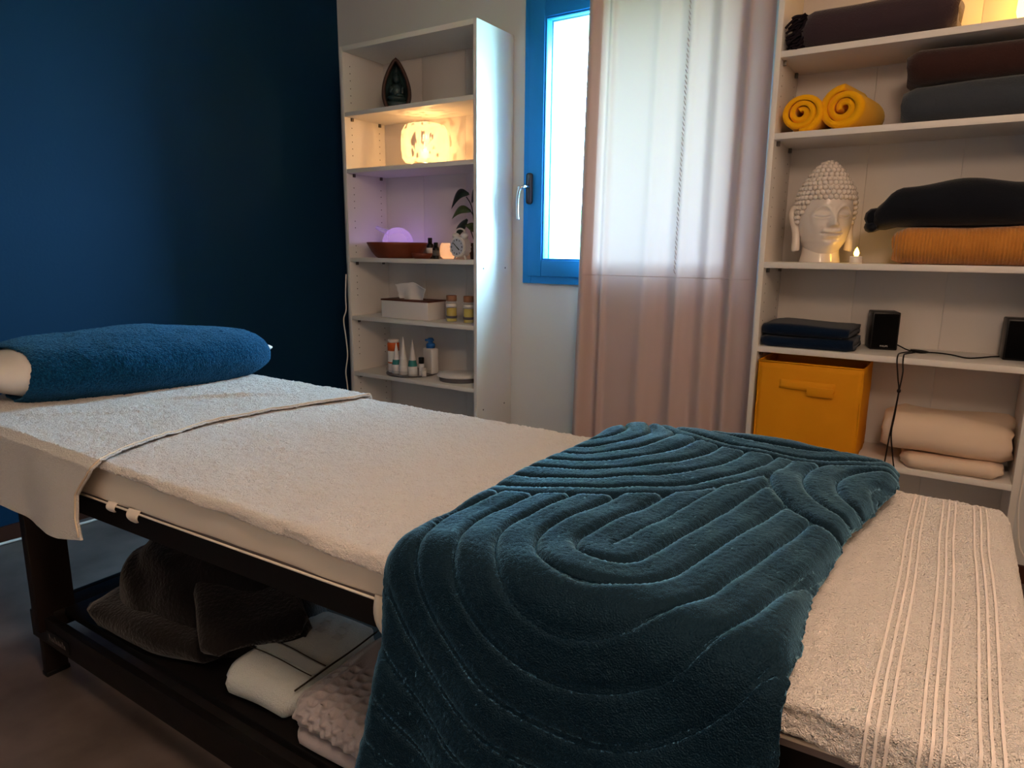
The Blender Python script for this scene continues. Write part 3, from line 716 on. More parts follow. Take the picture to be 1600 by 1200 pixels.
# yellow rolls
t = obj('rolled_towel', rolled(.21, .064, 2.6, 0), 'yellow_fleece'); t.location = (2.391, -.165, Z2[1]); tag(t, 'yellow fleece roll nearest the bookcase side, smaller of two', 'towel', 'rolled yellow fleece towels')
t = obj('rolled_towel', rolled(.24, .068, 2.3, 1.3), 'yellow_fleece'); t.location = (2.535, -.152, Z2[1]); t.rotation_euler = (0, 0, radians(-10)); tag(t, 'larger yellow fleece roll, turned to show its side', 'towel', 'rolled yellow fleece towels')
cloth('folded_blanket', 'slate grey folded blanket beneath the brown one', 'blanket', 2.878, -.15, Z2[1], .40, .25, .108, 2, 'slate_blanket', 5, wob=.007, front=.42)
cloth('folded_blanket', 'dark brown folded blanket on top of the grey one', 'blanket', 2.876, -.148, Z2[1] + .109, .39, .245, .098, 2, 'brown_blanket', 8, wob=.007, front=.42)
cloth('folded_blanket', 'ochre ribbed blanket folded under the black one', 'blanket', 2.893, -.155, Z2[2], .39, .25, .112, 2, 'ochre', 11, wob=.007, front=.42,
      disp=lambda x, y, z: .0018 * sin(x * 420) * sin(y * 300 + x * 60))
def black_f():
    bm = folded(.44, .23, .125, 2, 14, wob=.012, front=.45)
    for v in bm.verts:
        k = sm(-.145, -.222, v.co.x); v.co.z = v.co.z * (1 - .30 * k) - .016 * sm(-.17, -.22, v.co.x); v.co.z += .012 * exp(-((v.co.x - .02) / .12) ** 2) * (v.co.z > .06)
    tube([(-.218, -.105, .028), (-.226, -.06, .03), (-.222, .02, .034), (-.21, .09, .03)], lambda q: .024 + .006 * sin(q * 7), 10, bm, 6)
    tube([(-.222, -.112, -.004), (-.232, -.085, .0), (-.226, -.03, .004), (-.215, .02, .004)], lambda q: .016 * sin(pi * (.15 + .75 * q)) + .004, 10, bm, 6)
    return bm
o = obj('folded_blanket', black_f(), 'black_blanket'); o.location = (2.858, -.15, Z2[2] + .116); tag(o, 'black blanket draped on the ochre folded blanket', 'blanket')
# navy towels
for k, lab in ((0, 'lower of two dark navy folded towels beside the speaker'), (1, 'upper of two dark navy folded towels beside the speaker')):
    cloth('folded_towel', lab, 'towel', 2.470 - .003 * k, -.15, Z2[3] + .0405 * k, .29 - .012 * k, .24, .040, 2, 'navy_towel', 20 + k, radians(-3 * k), 'navy towels', wob=.005, shrink=.003)
# speakers
def speaker(x, y, rz, label):
    t = at(x, y, Z2[3], 'speaker', label, 'speaker', rz, 'pair of small black speakers')
    obj('cabinet', B(-.042, .042, -.045, .05, 0, .128, .004), 'black_plastic', t, 'auto')
    g_ = obj('grille', B(-.037, .037, -.0485, -.0445, .006, .122, .0025), 'black_cloth', t, 'auto')
    return t, g_
t, g_ = speaker(2.683, -.085, radians(14), 'small black speaker next to the navy towels')
tx = obj('lettering', text_mesh('PHILIPS', .0075, 'lettering'), 'lettering', g_, False); tx.location = (0, -.0492, .0135); tx.rotation_euler = (radians(90), 0, 0)
speaker(3.062, -.10, radians(4), 'small black speaker at the right end of the shelf')
zc_ = Z2[3] + .003
tag(obj('speaker_cable', tube([(2.70, -.05, zc_ + .02), (2.735, -.09, zc_ + .012), (2.765, -.13, zc_ + .004), (2.80, -.15, zc_), (2.825, -.12, zc_), (2.81, -.095, zc_), (2.775, -.12, zc_ + .004), (2.80, -.155, zc_ + .004), (2.85, -.12, zc_), (2.89, -.14, zc_), (2.93, -.19, zc_), (2.965, -.16, zc_), (3.0, -.105, zc_), (3.018, -.09, zc_)], .0022, 7, None, 8), 'cable_black'), 'black cable wandering along the shelf between the two speakers', 'cable')
hc = thing('hanging_cable', 'black looped cable hanging down in front of the white quilts', 'cable', (2.755, -.29, Z2[3]))
obj('strand', tube([(2.775, -.14, zc_), (2.75, -.2, zc_), (2.748, -.275, zc_ + .001), (2.749, -.291, zc_ - .02), (2.757, -.294, .70), (2.763, -.294, .66), (2.758, -.294, .58), (2.752, -.294, .5), (2.748, -.296, .42), (2.745, -.296, .34), (2.75, -.296, .24)], .0022, 7, None, 8), 'cable_black', hc, world=True)
obj('strand', tube([(2.79, -.15, zc_), (2.765, -.21, zc_), (2.764, -.275, zc_ + .001), (2.765, -.291, zc_ - .02), (2.768, -.294, .72), (2.764, -.294, .66), (2.76, -.296, .58), (2.757, -.296, .52), (2.768, -.296, .45), (2.779, -.296, .38), (2.772, -.296, .28), (2.75, -.296, .24)], .0022, 7, None, 8), 'cable_black', hc, world=True)
obj('cable_clip', ball((2.7635, -.295, .662), .006, None, 10, (1, .7, 1.2)), 'cable_black', hc, world=True)
# mustard storage box
t = at(2.496, -.165, Z2[4], 'storage_box', 'mustard yellow fabric storage box with front handle', 'storage box')
bw, bdp, bh, wt = .165, .135, .308, .005
def wallf(a, b, nrm, bulge):
    a, b, nrm = Vector(a), Vector(b), Vector(nrm)
    def f(u, v):
        p = a.lerp(b, u); p.z = bh * v + .004 * sin(pi * u) * nz(u * 4, 1) * v; return p + nrm * (bulge * sin(pi * u) * sin(pi * v * .9 + .2) + .003 * nz(u * 5, v * 5, bulge * 300))
    return f
for a, b, nrm, bl in (((-bw, -bdp, 0), (bw, -bdp, 0), (0, -1, 0), .005), ((bw, -bdp, 0), (bw, bdp, 0), (1, 0, 0), .006), ((bw, bdp, 0), (-bw, bdp, 0), (0, 1, 0), -.004), ((-bw, bdp, 0), (-bw, -bdp, 0), (-1, 0, 0), -.004)):
    obj('box_wall', grid(18, 14, wallf(a, b, nrm, bl), wt), 'yellow_box', t)
obj('box_floor', B(-bw, bw, -bdp, bdp, 0, .005), 'box_in', t)
hs = bmesh.new()
def strap_f(u, v): return Vector((-.09 + .175 * u, -bdp - .008 - .005 * sin(pi * u) ** .6 + .004 * v, .222 + .03 * v - .012 * sin(pi * u) * (1 - v) * 0))
hd = obj('handle_strap', grid(20, 3, strap_f, .003), 'yellow_box', t)
obj('handle_fold', B(.0, .082, -bdp - .0175, -bdp - .014, .206, .236, .0015), 'yellow_box', t, 'auto')
rb = bmesh.new(); tube([(-bw, -bdp, bh), (bw, -bdp, bh), (bw, bdp, bh), (-bw, bdp, bh), (-bw, -bdp, bh)], .0035, 6, rb); obj('rim_piping', rb, 'yellow_box', t)
# quilts
cloth('folded_quilt', 'flatter white quilt folded on the low shelf, underneath', 'quilt', 2.925, -.155, Z2[4], .275, .25, .048, 2, 'quilt', 31, radians(-2), wob=.007, front=.5)
o = obj('folded_quilt', folded(.345, .235, .125, 2, 36, wob=.016, front=.45, tight=.97), 'quilt'); o.location = (2.902, -.135, Z2[4] + .046)
tag(o, 'thick white quilt folded above the flatter one', 'quilt')
tag(obj('extension_cable', tube([(3.115, -.29, .66), (3.108, -.29, .55), (3.110, -.292, .46), (3.109, -.292, .36), (3.117, -.292, .28), (3.13, -.292, .22), (3.155, -.29, .19), (3.19, -.27, .2), (3.22, -.2, .28), (3.24, -.006, .36)], .0028, 8, None, 8), 'cable_white'), 'thin white cord looping beside the right bookcase', 'cable')

# Buddha head
t = at(2.474, -.152, Z2[2], 'buddha_ornament', 'white glazed Buddha head ornament with closed eyes', 'ornament', radians(27))
def gz(x, c, w): return exp(-((x - c) / w) ** 2)
def head_r(th, z):
    """horizontal radius profile of the bare head at height z (m)"""
    return pw(z, [(.03, .05), (.05, .066), (.07, .079), (.09, .087), (.12, .0935), (.15, .097), (.19, .0975), (.22, .0945), (.25, .083), (.27, .066), (.285, .045), (.292, .0)])
def head_f(u, v):
    th = (u - .5) * 2 * pi; z = .03 + (.292 - .03) * (1 - (1 - v) ** 1.0)
    r = head_r(th, z); x = r * sin(th) * .88; y = -r * cos(th) * 1.0
    fr_ = max(0., cos(th))
    a = x; f = 0.
    if fr_ > 0:
        # nose, brow, eyes, lips, chin on the front
        f += .021 * gz(a, 0, .0105) * sm(.185, .128, z) * sm(.112, .124, z)
        f += .008 * (gz(a, .0115, .006) + gz(a, -.0115, .006)) * gz(z, .124, .007)
        for s_ in (-1, 1):
            bx = a * s_
            brow = .183 - 3.2 * (bx - .034) ** 2 / .034 * .3
            f += .0055 * gz(z, brow, .006) * sm(.002, .012, bx) * sm(.072, .055, bx)
            f -= .010 * gz(bx, .032, .02) * gz(z, .167, .013)
            f += .0085 * gz(bx, .033, .018) * gz(z, .155, .0095)
            lid = .1475 + .004 * (bx - .033) ** 2 / .0004
            f -= .0055 * gz(z, lid, .0026) * sm(.010, .018, bx) * sm(.058, .05, bx)
            f += .004 * gz(bx, .05, .024) * gz(z, .118, .022)
        f -= .003 * gz(a, 0, .006) * gz(z, .109, .005)
        mw = sm(.034, .022, abs(a)); cup = .0945 + 2.2 * a * a * .0025 / .0009 * .4
        f += .0085 * mw * gz(z, cup + .0065, .005) * (1 - .3 * gz(a, 0, .005)); f += .009 * mw * gz(z, cup - .0072, .0055); f -= .0065 * sm(.039, .03, abs(a)) * gz(z, cup, .0018)
        f -= .004 * gz(a, 0, .02) * gz(z, .076, .006); f += .009 * gz(a, 0, .025) * gz(z, .058, .014)
        f *= fr_ ** .5
    y -= f
    y += .012 * (z - .15) / .15 * 0
    return Vector((x, y, z))
obj('face', grid(200, 150, head_f, closed_u=True), 'ceramic', t)
obj('neck', lathe([(0, 0), (.066, 0), (.0655, .003), (.06, .03), (.058, .06), (.06, .09), (0, .1)], 40, c=(0, .012)), 'ceramic', t)
for s_ in (-1, 1):
    eb = bmesh.new()
    tube([(s_ * .084, .012, .172), (s_ * .095, .02, .182), (s_ * .098, .028, .168), (s_ * .094, .024, .14), (s_ * .088, .012, .11), (s_ * .087, .004, .08), (s_ * .087, .002, .052), (s_ * .085, .003, .04)], lambda q: .0085 + .004 * sin(pi * q) + .004 * sm(.6, .95, q), 12, eb, 6)
    for v in eb.verts: v.co.y = .012 + (v.co.y - .012) * 1.25
    obj('ear', eb, 'ceramic', t)
cb = bmesh.new()
def curl(p, r): ball(p, r, cb, 7, (1, 1, .92))
hair_low = lambda th: lerp(.212, .135, sm(.75, 1.5, abs(th)))
rows = [.135 + .0155 * k for k in range(10)]
for ri, z in enumerate(rows):
    r = head_r(0, z) + .0015; n_ = max(6, int(2 * pi * r / .0172))
    for k in range(n_):
        th = -pi + 2 * pi * (k + .5 * (ri % 2)) / n_
        if z < hair_low(th) - .003: continue
        curl((r * sin(th) * .92, -r * cos(th), z), .0094)
ush = lathe([(.06, .262), (.052, .285), (.043, .303), (.030, .32), (.012, .33), (0, .331)], 30, closed=False); obj('topknot', ush, 'ceramic', t)
for ri, (z, r) in enumerate([(.272, .066), (.287, .057), (.301, .046), (.314, .034), (.324, .021), (.329, .007)]):
    n_ = max(3, int(2 * pi * r / .0168))
    for k in range(n_):
        th = 2 * pi * (k + .5 * (ri % 2)) / n_; curl((r * sin(th) * .95, -r * cos(th), z), .0093)
o = obj('hair_curls', cb, 'ceramic', t); o['kind'] = 'stuff'
# LED tealight
t = at(2.590, -.20, Z2[2], 'tealight', 'white electric tealight glowing beside the Buddha head', 'candle')
obj('candle_cup', lathe([(0, 0), (.0185, 0), (.019, .002), (.019, .021), (.0175, .023), (.014, .021), (0, .020)], 28), 'white_plastic', t)
obj('flame', lathe([(0, .021), (.005, .023), (.0082, .030), (.0075, .037), (.004, .045), (.0, .052)], 16), 'flame', t)

# added pendant, unseen above the viewer, to throw warm light on the bed foot
t = thing('added_fill_pendant', 'added white paper globe fill lamp, unseen above the viewer', 'lamp', (3.15, -2.58, 2.08))
obj('ceiling_rose', lathe([(0, .40), (.05, .40), (.05, .415), (.045, .42), (0, .42)], 28), 'white_plastic', t)
obj('flex', tube([(0, 0, .18), (0, 0, .405)], .004, 8), 'cable_white', t)
obj('lamp_shade', lathe([(.04, -.19), (.11, -.165), (.17, -.095), (.195, 0), (.17, .095), (.11, .165), (.04, .19)], 36, closed=False), 'fill_globe', t)

# ================================================================== massage table
TX0, TX1, TY0, TY1 = 1.0, 2.99, -2.055, -1.335     # pad
def zb(x): return pw(x, [(1.0, .540), (1.3, .546), (2.8, .586), (3., .59)])       # underside of the pad
tb = thing('massage_table', 'black wooden massage table with under shelf, carrying the bedding', 'massage table', (1.98, -1.7, 0))
def tob(n, bm, m, par=None, smooth='auto'): return obj(n, bm, m, par or tb, smooth, world=True)
def pad_bm(x0, x1, y0, y1, ztop, zlow, r=.03, inset=0.):
    def ring(z, off):
        pts = []; rr = max(.004, r - off)
        for (cx_, cy_, a0) in ((x1 - r, y1 - r, 0), (x0 + r, y1 - r, 90), (x0 + r, y0 + r, 180), (x1 - r, y0 + r, 270)):
            for k in range(6):
                a = radians(a0 + 18 * k); pts.append((cx_ + rr * cos(a), cy_ + rr * sin(a), z))
        return pts
    bm = bmesh.new(); rs = []
    for dz, off in ((1, .02), (.985, .006), (.93, 0), (.5, -.001), (.06, 0), (0, .004)):
        rs.append([bm.verts.new((x, y, zlow(x) + (ztop - zlow(x)) * dz)) for x, y, _ in ring(0, off)])
    n_ = len(rs[0])
    for a, b in zip(rs, rs[1:]):
        for k in range(n_): bm.faces.new((a[k], a[(k + 1) % n_], b[(k + 1) % n_], b[k]))
    bm.faces.new(rs[0]); bm.faces.new(rs[-1]); return bm
tob('table_pad', pad_bm(TX0, TX1, TY0, TY1, .640, zb), 'vinyl')
tob('headrest_pad', pad_bm(.60, .99, TY0, TY1, .640, lambda x: .565), 'vinyl')
for yy in (-1.95, -1.44): tob('headrest_arm', B(.66, 1.05, yy - .02, yy + .02, .53, .566, .004), 'black_paint')
def rail(x0, x1, y0, y1):
    bm = B(x0, x1, y0, y1, 0, 1, 0)
    for v in bm.verts: v.co.z = zb(v.co.x) - (.052 if v.co.z < .5 else .0005)
    return bm
for a in ((TX0 + .03, TX1 - .02, TY0 + .012, TY0 + .04), (TX0 + .03, TX1 - .02, TY1 - .04, TY1 - .012), (TX0 + .03, TX0 + .06, TY0 + .04, TY1 - .04), (TX1 - .05, TX1 - .02, TY0 + .04, TY1 - .04)):
    tob('rail', rail(*a), 'black_paint')
def leg_bm(x, ys, s_):
    """upper leg board plus narrower extension; s_ = -1 near side, +1 far side"""
    bm = bmesh.new()
    y0, y1 = (ys, ys + .088) if s_ < 0 else (ys - .088, ys)
    box(bm, x, x + .032, y0, y1, .14, zb(x) - .001, .004)
    return bm
for x in (1.035, 2.70):
    for s_, ys in ((-1, -2.080), (1, -1.30)):
        lg = tob('leg', leg_bm(x, ys, s_), 'brown_leg')
        c_ = ys - s_ * .042
        eb = bmesh.new(); box(eb, x - .022, x, c_ - .026, c_ + .026, 0, .33, .003); obj('leg_extension', eb, 'brown_leg', lg, 'auto', world=True)
        for zz in (.27, .165):
            kb = bmesh.new(); tube([(x - .022, c_, zz), (x - .034, c_, zz), (x - .036, c_, zz), (x - .052, c_, zz)], .014, 14, kb); obj('knob', kb, 'knob', lg, 'auto', world=True)
        fb_ = bmesh.new(); box(fb_, x - .024, x + .002, c_ - .028, c_ + .028, 0, .012, .002); obj('rubber_foot', fb_, 'black_plastic', lg, 'auto', world=True)
sh = tob('under_shelf', B(1.068, 2.70, -2.02, -1.37, .165, .185, .002), 'black_paint')
fb_ = bmesh.new(); box(fb_, .985, 2.70, -2.066, -2.046, .105, .178, .003); tob('shelf_front_rail', fb_, 'black_paint')
fb_ = bmesh.new(); box(fb_, 1.0, 2.70, -1.37, -1.35, .105, .185, .003); tob('shelf_back_rail', fb_, 'black_paint')
fb_ = bmesh.new(); box(fb_, .985, 1.005, -2.046, -1.37, .105, .185, .003); tob('shelf_end_rail', fb_, 'black_paint')
tob('shelf_lip', B(1.005, 1.068, -2.046, -1.37, .165, .184, .002), 'black_paint')
nb = bmesh.new(); box(nb, 1.075, 1.185, -2.0685, -2.066, .118, .152, .001); nm = tob('name_plate', nb, 'black_plastic')
sb_ = bmesh.new(); px_ = 1.088
for k in range(9):
    h_ = [.016, .009, .009, .016, .009, .012, .009, .016, .009][k]
    tube([(px_, -2.0692, .128), (px_ + .003, -2.0692, .128 + h_), (px_ + .0065, -2.0692, .128)], .0009, 5, sb_); px_ += .0095
obj('faded_lettering', sb_, 'grey_plastic', nm, world=True)

# fitted sheet: cream side panel with elastic hem
def hemz(x): return pw(x, [(1.0, .556), (1.3, .560), (2.25, .583), (2.8, .606), (3., .61)])
fs = thing('fitted_sheet', 'cream fitted sheet stretched round the table pad', 'sheet', (1.98, -1.7, .6))
def sheet_bm():
    x0, x1, y0, y1, r = TX0 - .004, TX1 + .004, TY0 - .005, TY1 + .005, .034
    per = []
    for (cx_, cy_, a0) in ((x1 - r, y1 - r, 0), (x0 + r, y1 - r, 90), (x0 + r, y0 + r, 180), (x1 - r, y0 + r, 270)):
        for k in range(7):
            a = radians(a0 + 15 * k); per.append((cx_, cy_, cos(a), sin(a)))
    full = []
    for p, q in zip(per, per[1:] + per[:1]):
        P = Vector((p[0] + r * p[2], p[1] + r * p[3])); Q = Vector((q[0] + r * q[2], q[1] + r * q[3])); n_ = max(1, int((Q - P).length / .03))
        for k in range(n_):
            c = P.lerp(Q, k / n_); nn = Vector((p[2], p[3])).lerp(Vector((q[2], q[3])), k / n_).normalized(); full.append((c, nn))
    bm = bmesh.new(); rs = []
    for dz, off in ((1., .05), (1., .02), (.985, .007), (.94, .001), (.7, -.001), (.4, -.001), (.1, .0), (.02, .002), (.0, .006)):
        ring = []
        for c, nn in full:
            zl = hemz(c.x) + .003 * nz(c.x * 12, c.y * 12); w = .0025 * nz(c.x * 7, c.y * 7, dz * 3) * (dz < .95)
            p = c - nn * (off + w); ring.append(bm.verts.new((p.x, p.y, zl + (.648 - zl) * dz)))
        rs.append(ring)
    n_ = len(full)
    for a, b in zip(rs, rs[1:]):
        for k in range(n_): bm.faces.new((a[k], a[(k + 1) % n_], b[(k + 1) % n_], b[k]))
    bm.faces.new(rs[0]); return bm
obj('sheet_cloth', sheet_bm(), 'sheet', fs, world=True)
hb_ = bmesh.new(); tube([(x, TY0 - .0055, hemz(x) - .003) for x in [1.03 + .05 * k for k in range(39)]], .0022, 6, hb_); obj('elastic_hem', hb_, 'sheet', fs, world=True)
for (x, w, h) in ((1.462, .014, .004), (1.545, .018, .010), (2.255, .045, .052), (2.62, .016, .008)):
    def flap_f(u, v, x=x, w=w, h=h): return Vector((x + (u - .5) * w * 2 * sqrt(max(0, 1 - v * v)) ** .8, TY0 - .006 - .008 * sin(pi * v) + .004 * u, hemz(x) + .004 - (h + .018) * v))
    obj('loose_flap', grid(10, 8, flap_f, .0015), 'sheet', fs, world=True)

# long terry towel over the table
YN, YF = -2.070, -1.322
ZT0 = .6565
def body_near_low(x): return pw(x, [(1.3, .008), (1.45, .001), (1.55, .004), (1.9, .008), (2.3, .014), (2.8, .03), (2.9, .045), (3.1, .06)])
NX, NYD = 470, 250
LY, pathY = None, None
def body_f(u, v):
    # along the table: flat then over the foot end
    sx = u * 1.92; x = 1.30 + sx
    # across: near overhang -> top -> far overhang
    drop = body_near_low(min(x, 3.0)); far = .16
    L_, pth = PATHS[int(round(u * NX))]
    p = pth(v * L_)
    y, z = p.x, p.y
    xe = TX1 + .012; over = x - (xe - .03)
    zx = 0
    if over > 0:
        r_ = .035; a = min(over / r_, pi / 2); xx = xe - .03 + r_ * sin(a); zx = r_ * (1 - cos(a)) + max(0, over - r_ * pi / 2); 
        xx += .03 * max(0, over - r_ * pi / 2); x = xx
    # rounded corner pull-in at the near left
    top = z > ZT0 - .012
    n_ = .0016 * nz(x * 40, y * 40, 1) + .0014 * nz(x * 95, y * 95, 4) + .003 * nz(x * 9, y * 9, 2)
    yc = pw(x, [(1.30, .0), (1.40, .0), (1.47, 0.), (2.7, 0.), (2.96, -.0), (3.0, .02)])
    z2 = z - zx + n_ * (1 if top else .4)
    if x > 2.80: z2 += .003 * nz(x * 22, y * 10, 7)
    if not top: y += (.006 * nz(x * 11, z * 9, 5)) * (-1 if y < -1.7 else 1)
    j = random.uniform(-1, 1) * .0017 * JIT
    return Vector((x, y - (0 if top else j), max(z2 + (j if top else 0), .25)))
PATHS = []; JIT = 1.
for i in range(NX + 1):
    x = 1.30 + 1.92 * i / NX; d = body_near_low(min(x, 3.0))
    PATHS.append(bend_path([(YN - .004, ZT0 - d - .0115, 0), (YN, ZT0, 0), (YF, ZT0, 0), (YF + .012, ZT0 - .17, 0)], .011))
bt = thing('bath_towel', 'long warm white terry towel covering the table, striped at the foot', 'towel', (2.1, -1.7, ZT0))
obj('terry_cloth', grid(NX, NYD, body_f, .005), 'terry_pink', bt, world=True)
JIT = 0.
for cxs in (2.868, 2.912, 2.957):                      # woven stripe bands at the foot end
    for off in (-.009, 0, .009):
        u0 = (cxs + off - 1.30) / 1.92; hw_ = .0014 / 1.92
        def band_f(u, v, u0=u0, hw_=hw_):
            uu = u0 + (u - .5) * 2 * hw_; k = uu * NX; i = int(k); 
            vv = .004 + v * .80
            p = Vector(body_f(i / NX, vv)).lerp(Vector(body_f((i + 1) / NX, vv)), k - i)
            p.x += .012 * nz(p.y * 3.2, 5.) * 1.0 - .02 * (p.y + 1.7) * 0
            e = Vector((0, 0, .0028)) if p.z > ZT0 - .012 else Vector((0, -.003, .001))
            return p + e
        obj('woven_band', grid(2, 150, band_f), 'flatband', bt, world=True)

# head towel, hanging over the near side
ZH = .667; HYN, HYF = -2.082, -1.31
def hx1(y):      # right edge of the towel on the table top
    return pw(y, [(-2.10, 1.478), (-2.0, 1.432), (-1.9, 1.395), (-1.78, 1.370), (-1.6, 1.385), (-1.37, 1.452), (-1.30, 1.465)])
def hang_x(z): return pw(z, [(.47, 1.432), (.495, 1.430), (.535, 1.412), (.585, 1.413), (.61, 1.436), (.635, 1.462), (.652, 1.474), (.7, 1.478)])
def hang_low(x): return pw(x, [(.6, .51), (1.03, .490), (1.22, .476), (1.34, .480), (1.43, .495)])
HPATH = {}
def head_towel_f(u, v):
    # v<.3 : near hang (bottom -> edge), else the top and far hang
    x0 = .60
    lx = lerp(x0, 1.46, u)
    if v < .3:
        k = v / .3; xb = lerp(x0, 1.43, u); zl = hang_low(xb)
        z = lerp(zl, ZH - .012, k); x = lerp(x0, hang_x(z), u)
        a = 1 - k
        y = HYN - .018 - .012 * a - .008 * a * (.5 + .5 * sin(x * 9 + 1)) + .006 * sin(x * 21 + .8 + z * 3) * a + .003 * nz(x * 14, z * 14)
        return Vector((x, y, z))
    if v < .36:
        k = (v - .3) / .06; a = k * pi / 2; x = lerp(x0, 1.478, u)
        y = HYN - .018 + .018 * sin(a); z = ZH - .012 + .012 * sin(a)
        return Vector((x, y + .001 * nz(x * 30, k), z))
    if v < .92:
        k = (v - .36) / .56; y = lerp(HYN, HYF, k); x = lerp(x0, hx1(y), u)
        z = ZH + random.uniform(-1, 1) * .0017 * JIT + .002 * nz(x * 40, y * 40, 3) + .003 * nz(x * 10, y * 10, 8)
        for (ya, yb, xa, xb, am) in ((-1.72, -1.42, 1.02, 1.30, .010), (-1.62, -1.40, 1.12, 1.08, .006), (-2.0, -1.75, .95, 1.2, .005)):   # soft creases
            kk = (y - ya) / (yb - ya)
            if 0 < kk < 1: z += am * sin(pi * kk) * exp(-((x - lerp(xa, xb, kk)) / .018) ** 2)
        return Vector((x, y, z))
    k = (v - .92) / .08; x = lerp(x0, 1.465, u)
    return Vector((x, HYF + .012 * min(1, k * 4), ZH - .17 * k))
JIT = 1.
ht = thing('head_towel', 'white terry towel spread at the head end, hanging over the side', 'towel', (1.05, -1.7, ZH))
obj('terry_cloth', grid(190, 430, head_towel_f, .004), 'terry', ht, world=True)
JIT = 0.
hp = [head_towel_f(1, v / 240) + Vector((-.004, 0, .0015)) for v in range(2, 222)]
obj('stitched_hem', tube([p + (Vector((0, -.002, 0)) if p.z < ZH - .02 else Vector((0, 0, .0))) for p in hp], .0018, 6), 'hem', ht, world=True)

# pillow in a blue terry sleeve
PA, PB = Vector((.665, -2.03, .745)), Vector((.845, -1.215, .735))
ax = PB - PA; PL = ax.length; axn = ax.normalized(); side = axn.cross(Vector((0, 0, 1))).normalized(); upv = side.cross(axn)
def pil(u, v, g=0., seed=0.):
    s_ = min(.9999, max(.0001, v)); q = abs(2 * s_ - 1)
    a = .185 * (1 - q ** 5) ** .42 + g; b = .088 * (1 - q ** 2.6) ** .55 + g
    a *= .86 + .14 * sin(pi * s_); th = u * 2 * pi
    ct, st = cos(th), sin(th); cx_ = abs(ct) ** .82 * (1 if ct > 0 else -1); sz = abs(st) ** .95 * (1 if st > 0 else -1)
    pnt = PA + axn * PL * s_ + side * a * cx_ + upv * b * sz
    w = .010 * nz(pnt.x * 5, pnt.y * 5, pnt.z * 9 + seed) + .004 * nz(pnt.x * 16, pnt.y * 16, pnt.z * 16)
    pnt += (side * cx_ + upv * sz) * w * (1 if g else .8)
    if pnt.z < ZH + .007: pnt.z = ZH + .007 - (.002 if g == 0 else .004)
    return pnt
pw_t = thing('pillow', 'long white pillow in a petrol blue terry sleeve at the head of the table', 'pillow', (.755, -1.62, ZH))
obj('pillowcase', grid(48, 60, lambda u, v: pil(u, v), closed_u=True), 'pillowcase', pw_t, world=True)
def sleeve_f(u, v):
    th = u * 2 * pi; s0 = .115 + .035 * cos(th) + .012 * sin(th * 2)
    p = pil(u, lerp(s0, .972, v), .009, 3.)
    p += Vector((nz(p.x * 60, p.y * 60, p.z * 60), nz(p.y * 60, p.z * 60, p.x * 60), nz(p.z * 60, p.x * 60, p.y * 60))) * .001
    return p + (p - (PA + PB) / 2 - axn * (p - (PA + PB) / 2).dot(axn)).normalized() * random.uniform(-1, 1) * .0016
obj('terry_sleeve', grid(200, 230, sleeve_f, .006, closed_u=True), 'blue_terry', pw_t, world=True)
pc = pil(0, .999)
obj('pillow_corner', tube([PB - axn * .03, PB + axn * .008 + Vector((0, 0, .004)), PB + axn * .034 + Vector((.005, 0, .006))], lambda q: .034 * (1 - q) ** 1.1 + .002, 10, None, 5), 'pillowcase', pw_t, world=True)

# teal carved fleece throw across the foot half
bl = thing('throw_blanket', 'teal fleece throw with raised arch pattern draped across the table', 'blanket', (2.54, -1.7, .67))
BYN, BYF = -2.098, -1.298
ZB = .694
BL_L, BL_P = bend_path([(BYF + .03, .42, 0), (BYF, ZB, 0), (BYN, ZB - .004, 0), (BYN - .035, .33, 0)], .045)
S_TOP0 = (BL_P(0) - Vector((BYF, ZB, 0))).length      # arc length where the top starts
def bx0(s): return pw(s, [(0, 2.30), (S_TOP0, 2.295), (S_TOP0 + .1, 2.268), (S_TOP0 + .45, 2.262), (S_TOP0 + .8, 2.272), (S_TOP0 + .9, 2.275), (S_TOP0 + 1.0, 2.262), (1.6, 2.225)])
def bx1(s): return pw(s, [(0, 2.84), (S_TOP0, 2.825), (S_TOP0 + .1, 2.832), (S_TOP0 + .36, 2.79), (S_TOP0 + .6, 2.777), (S_TOP0 + .78, 2.787), (S_TOP0 + .9, 2.786), (1.6, 2.775)])
def ray_dist(x, y, cx_, cy_, dx, dy):
    k = (x - cx_) * dx + (y - cy_) * dy; k = max(0., k); return math.hypot(x - cx_ - dx * k, y - cy_ - dy * k)
MOT = [  # centre, opening direction, reach, ring pitch
    ((2.60, -1.16), (0.0, 1.0), .285, .052),
    ((2.225, -1.42), (-.5, .87), .445, .052),
    ((2.90, -1.50), (.75, .66), .265, .052),
    ((2.545, -1.955), (.18, .98), 9., .052)]
def pattern(x, y):
    for (c, d_, R_, pt) in MOT:
        dd = ray_dist(x, y, c[0], c[1], d_[0], d_[1])
        if dd < R_:
            ph = (dd / pt) % 1.
            h_ = sm(.0, .10, ph) * (1 - sm(.66, .80, ph))
            edge = sm(R_, R_ - .012, dd)
            return h_ * edge
    return 0.
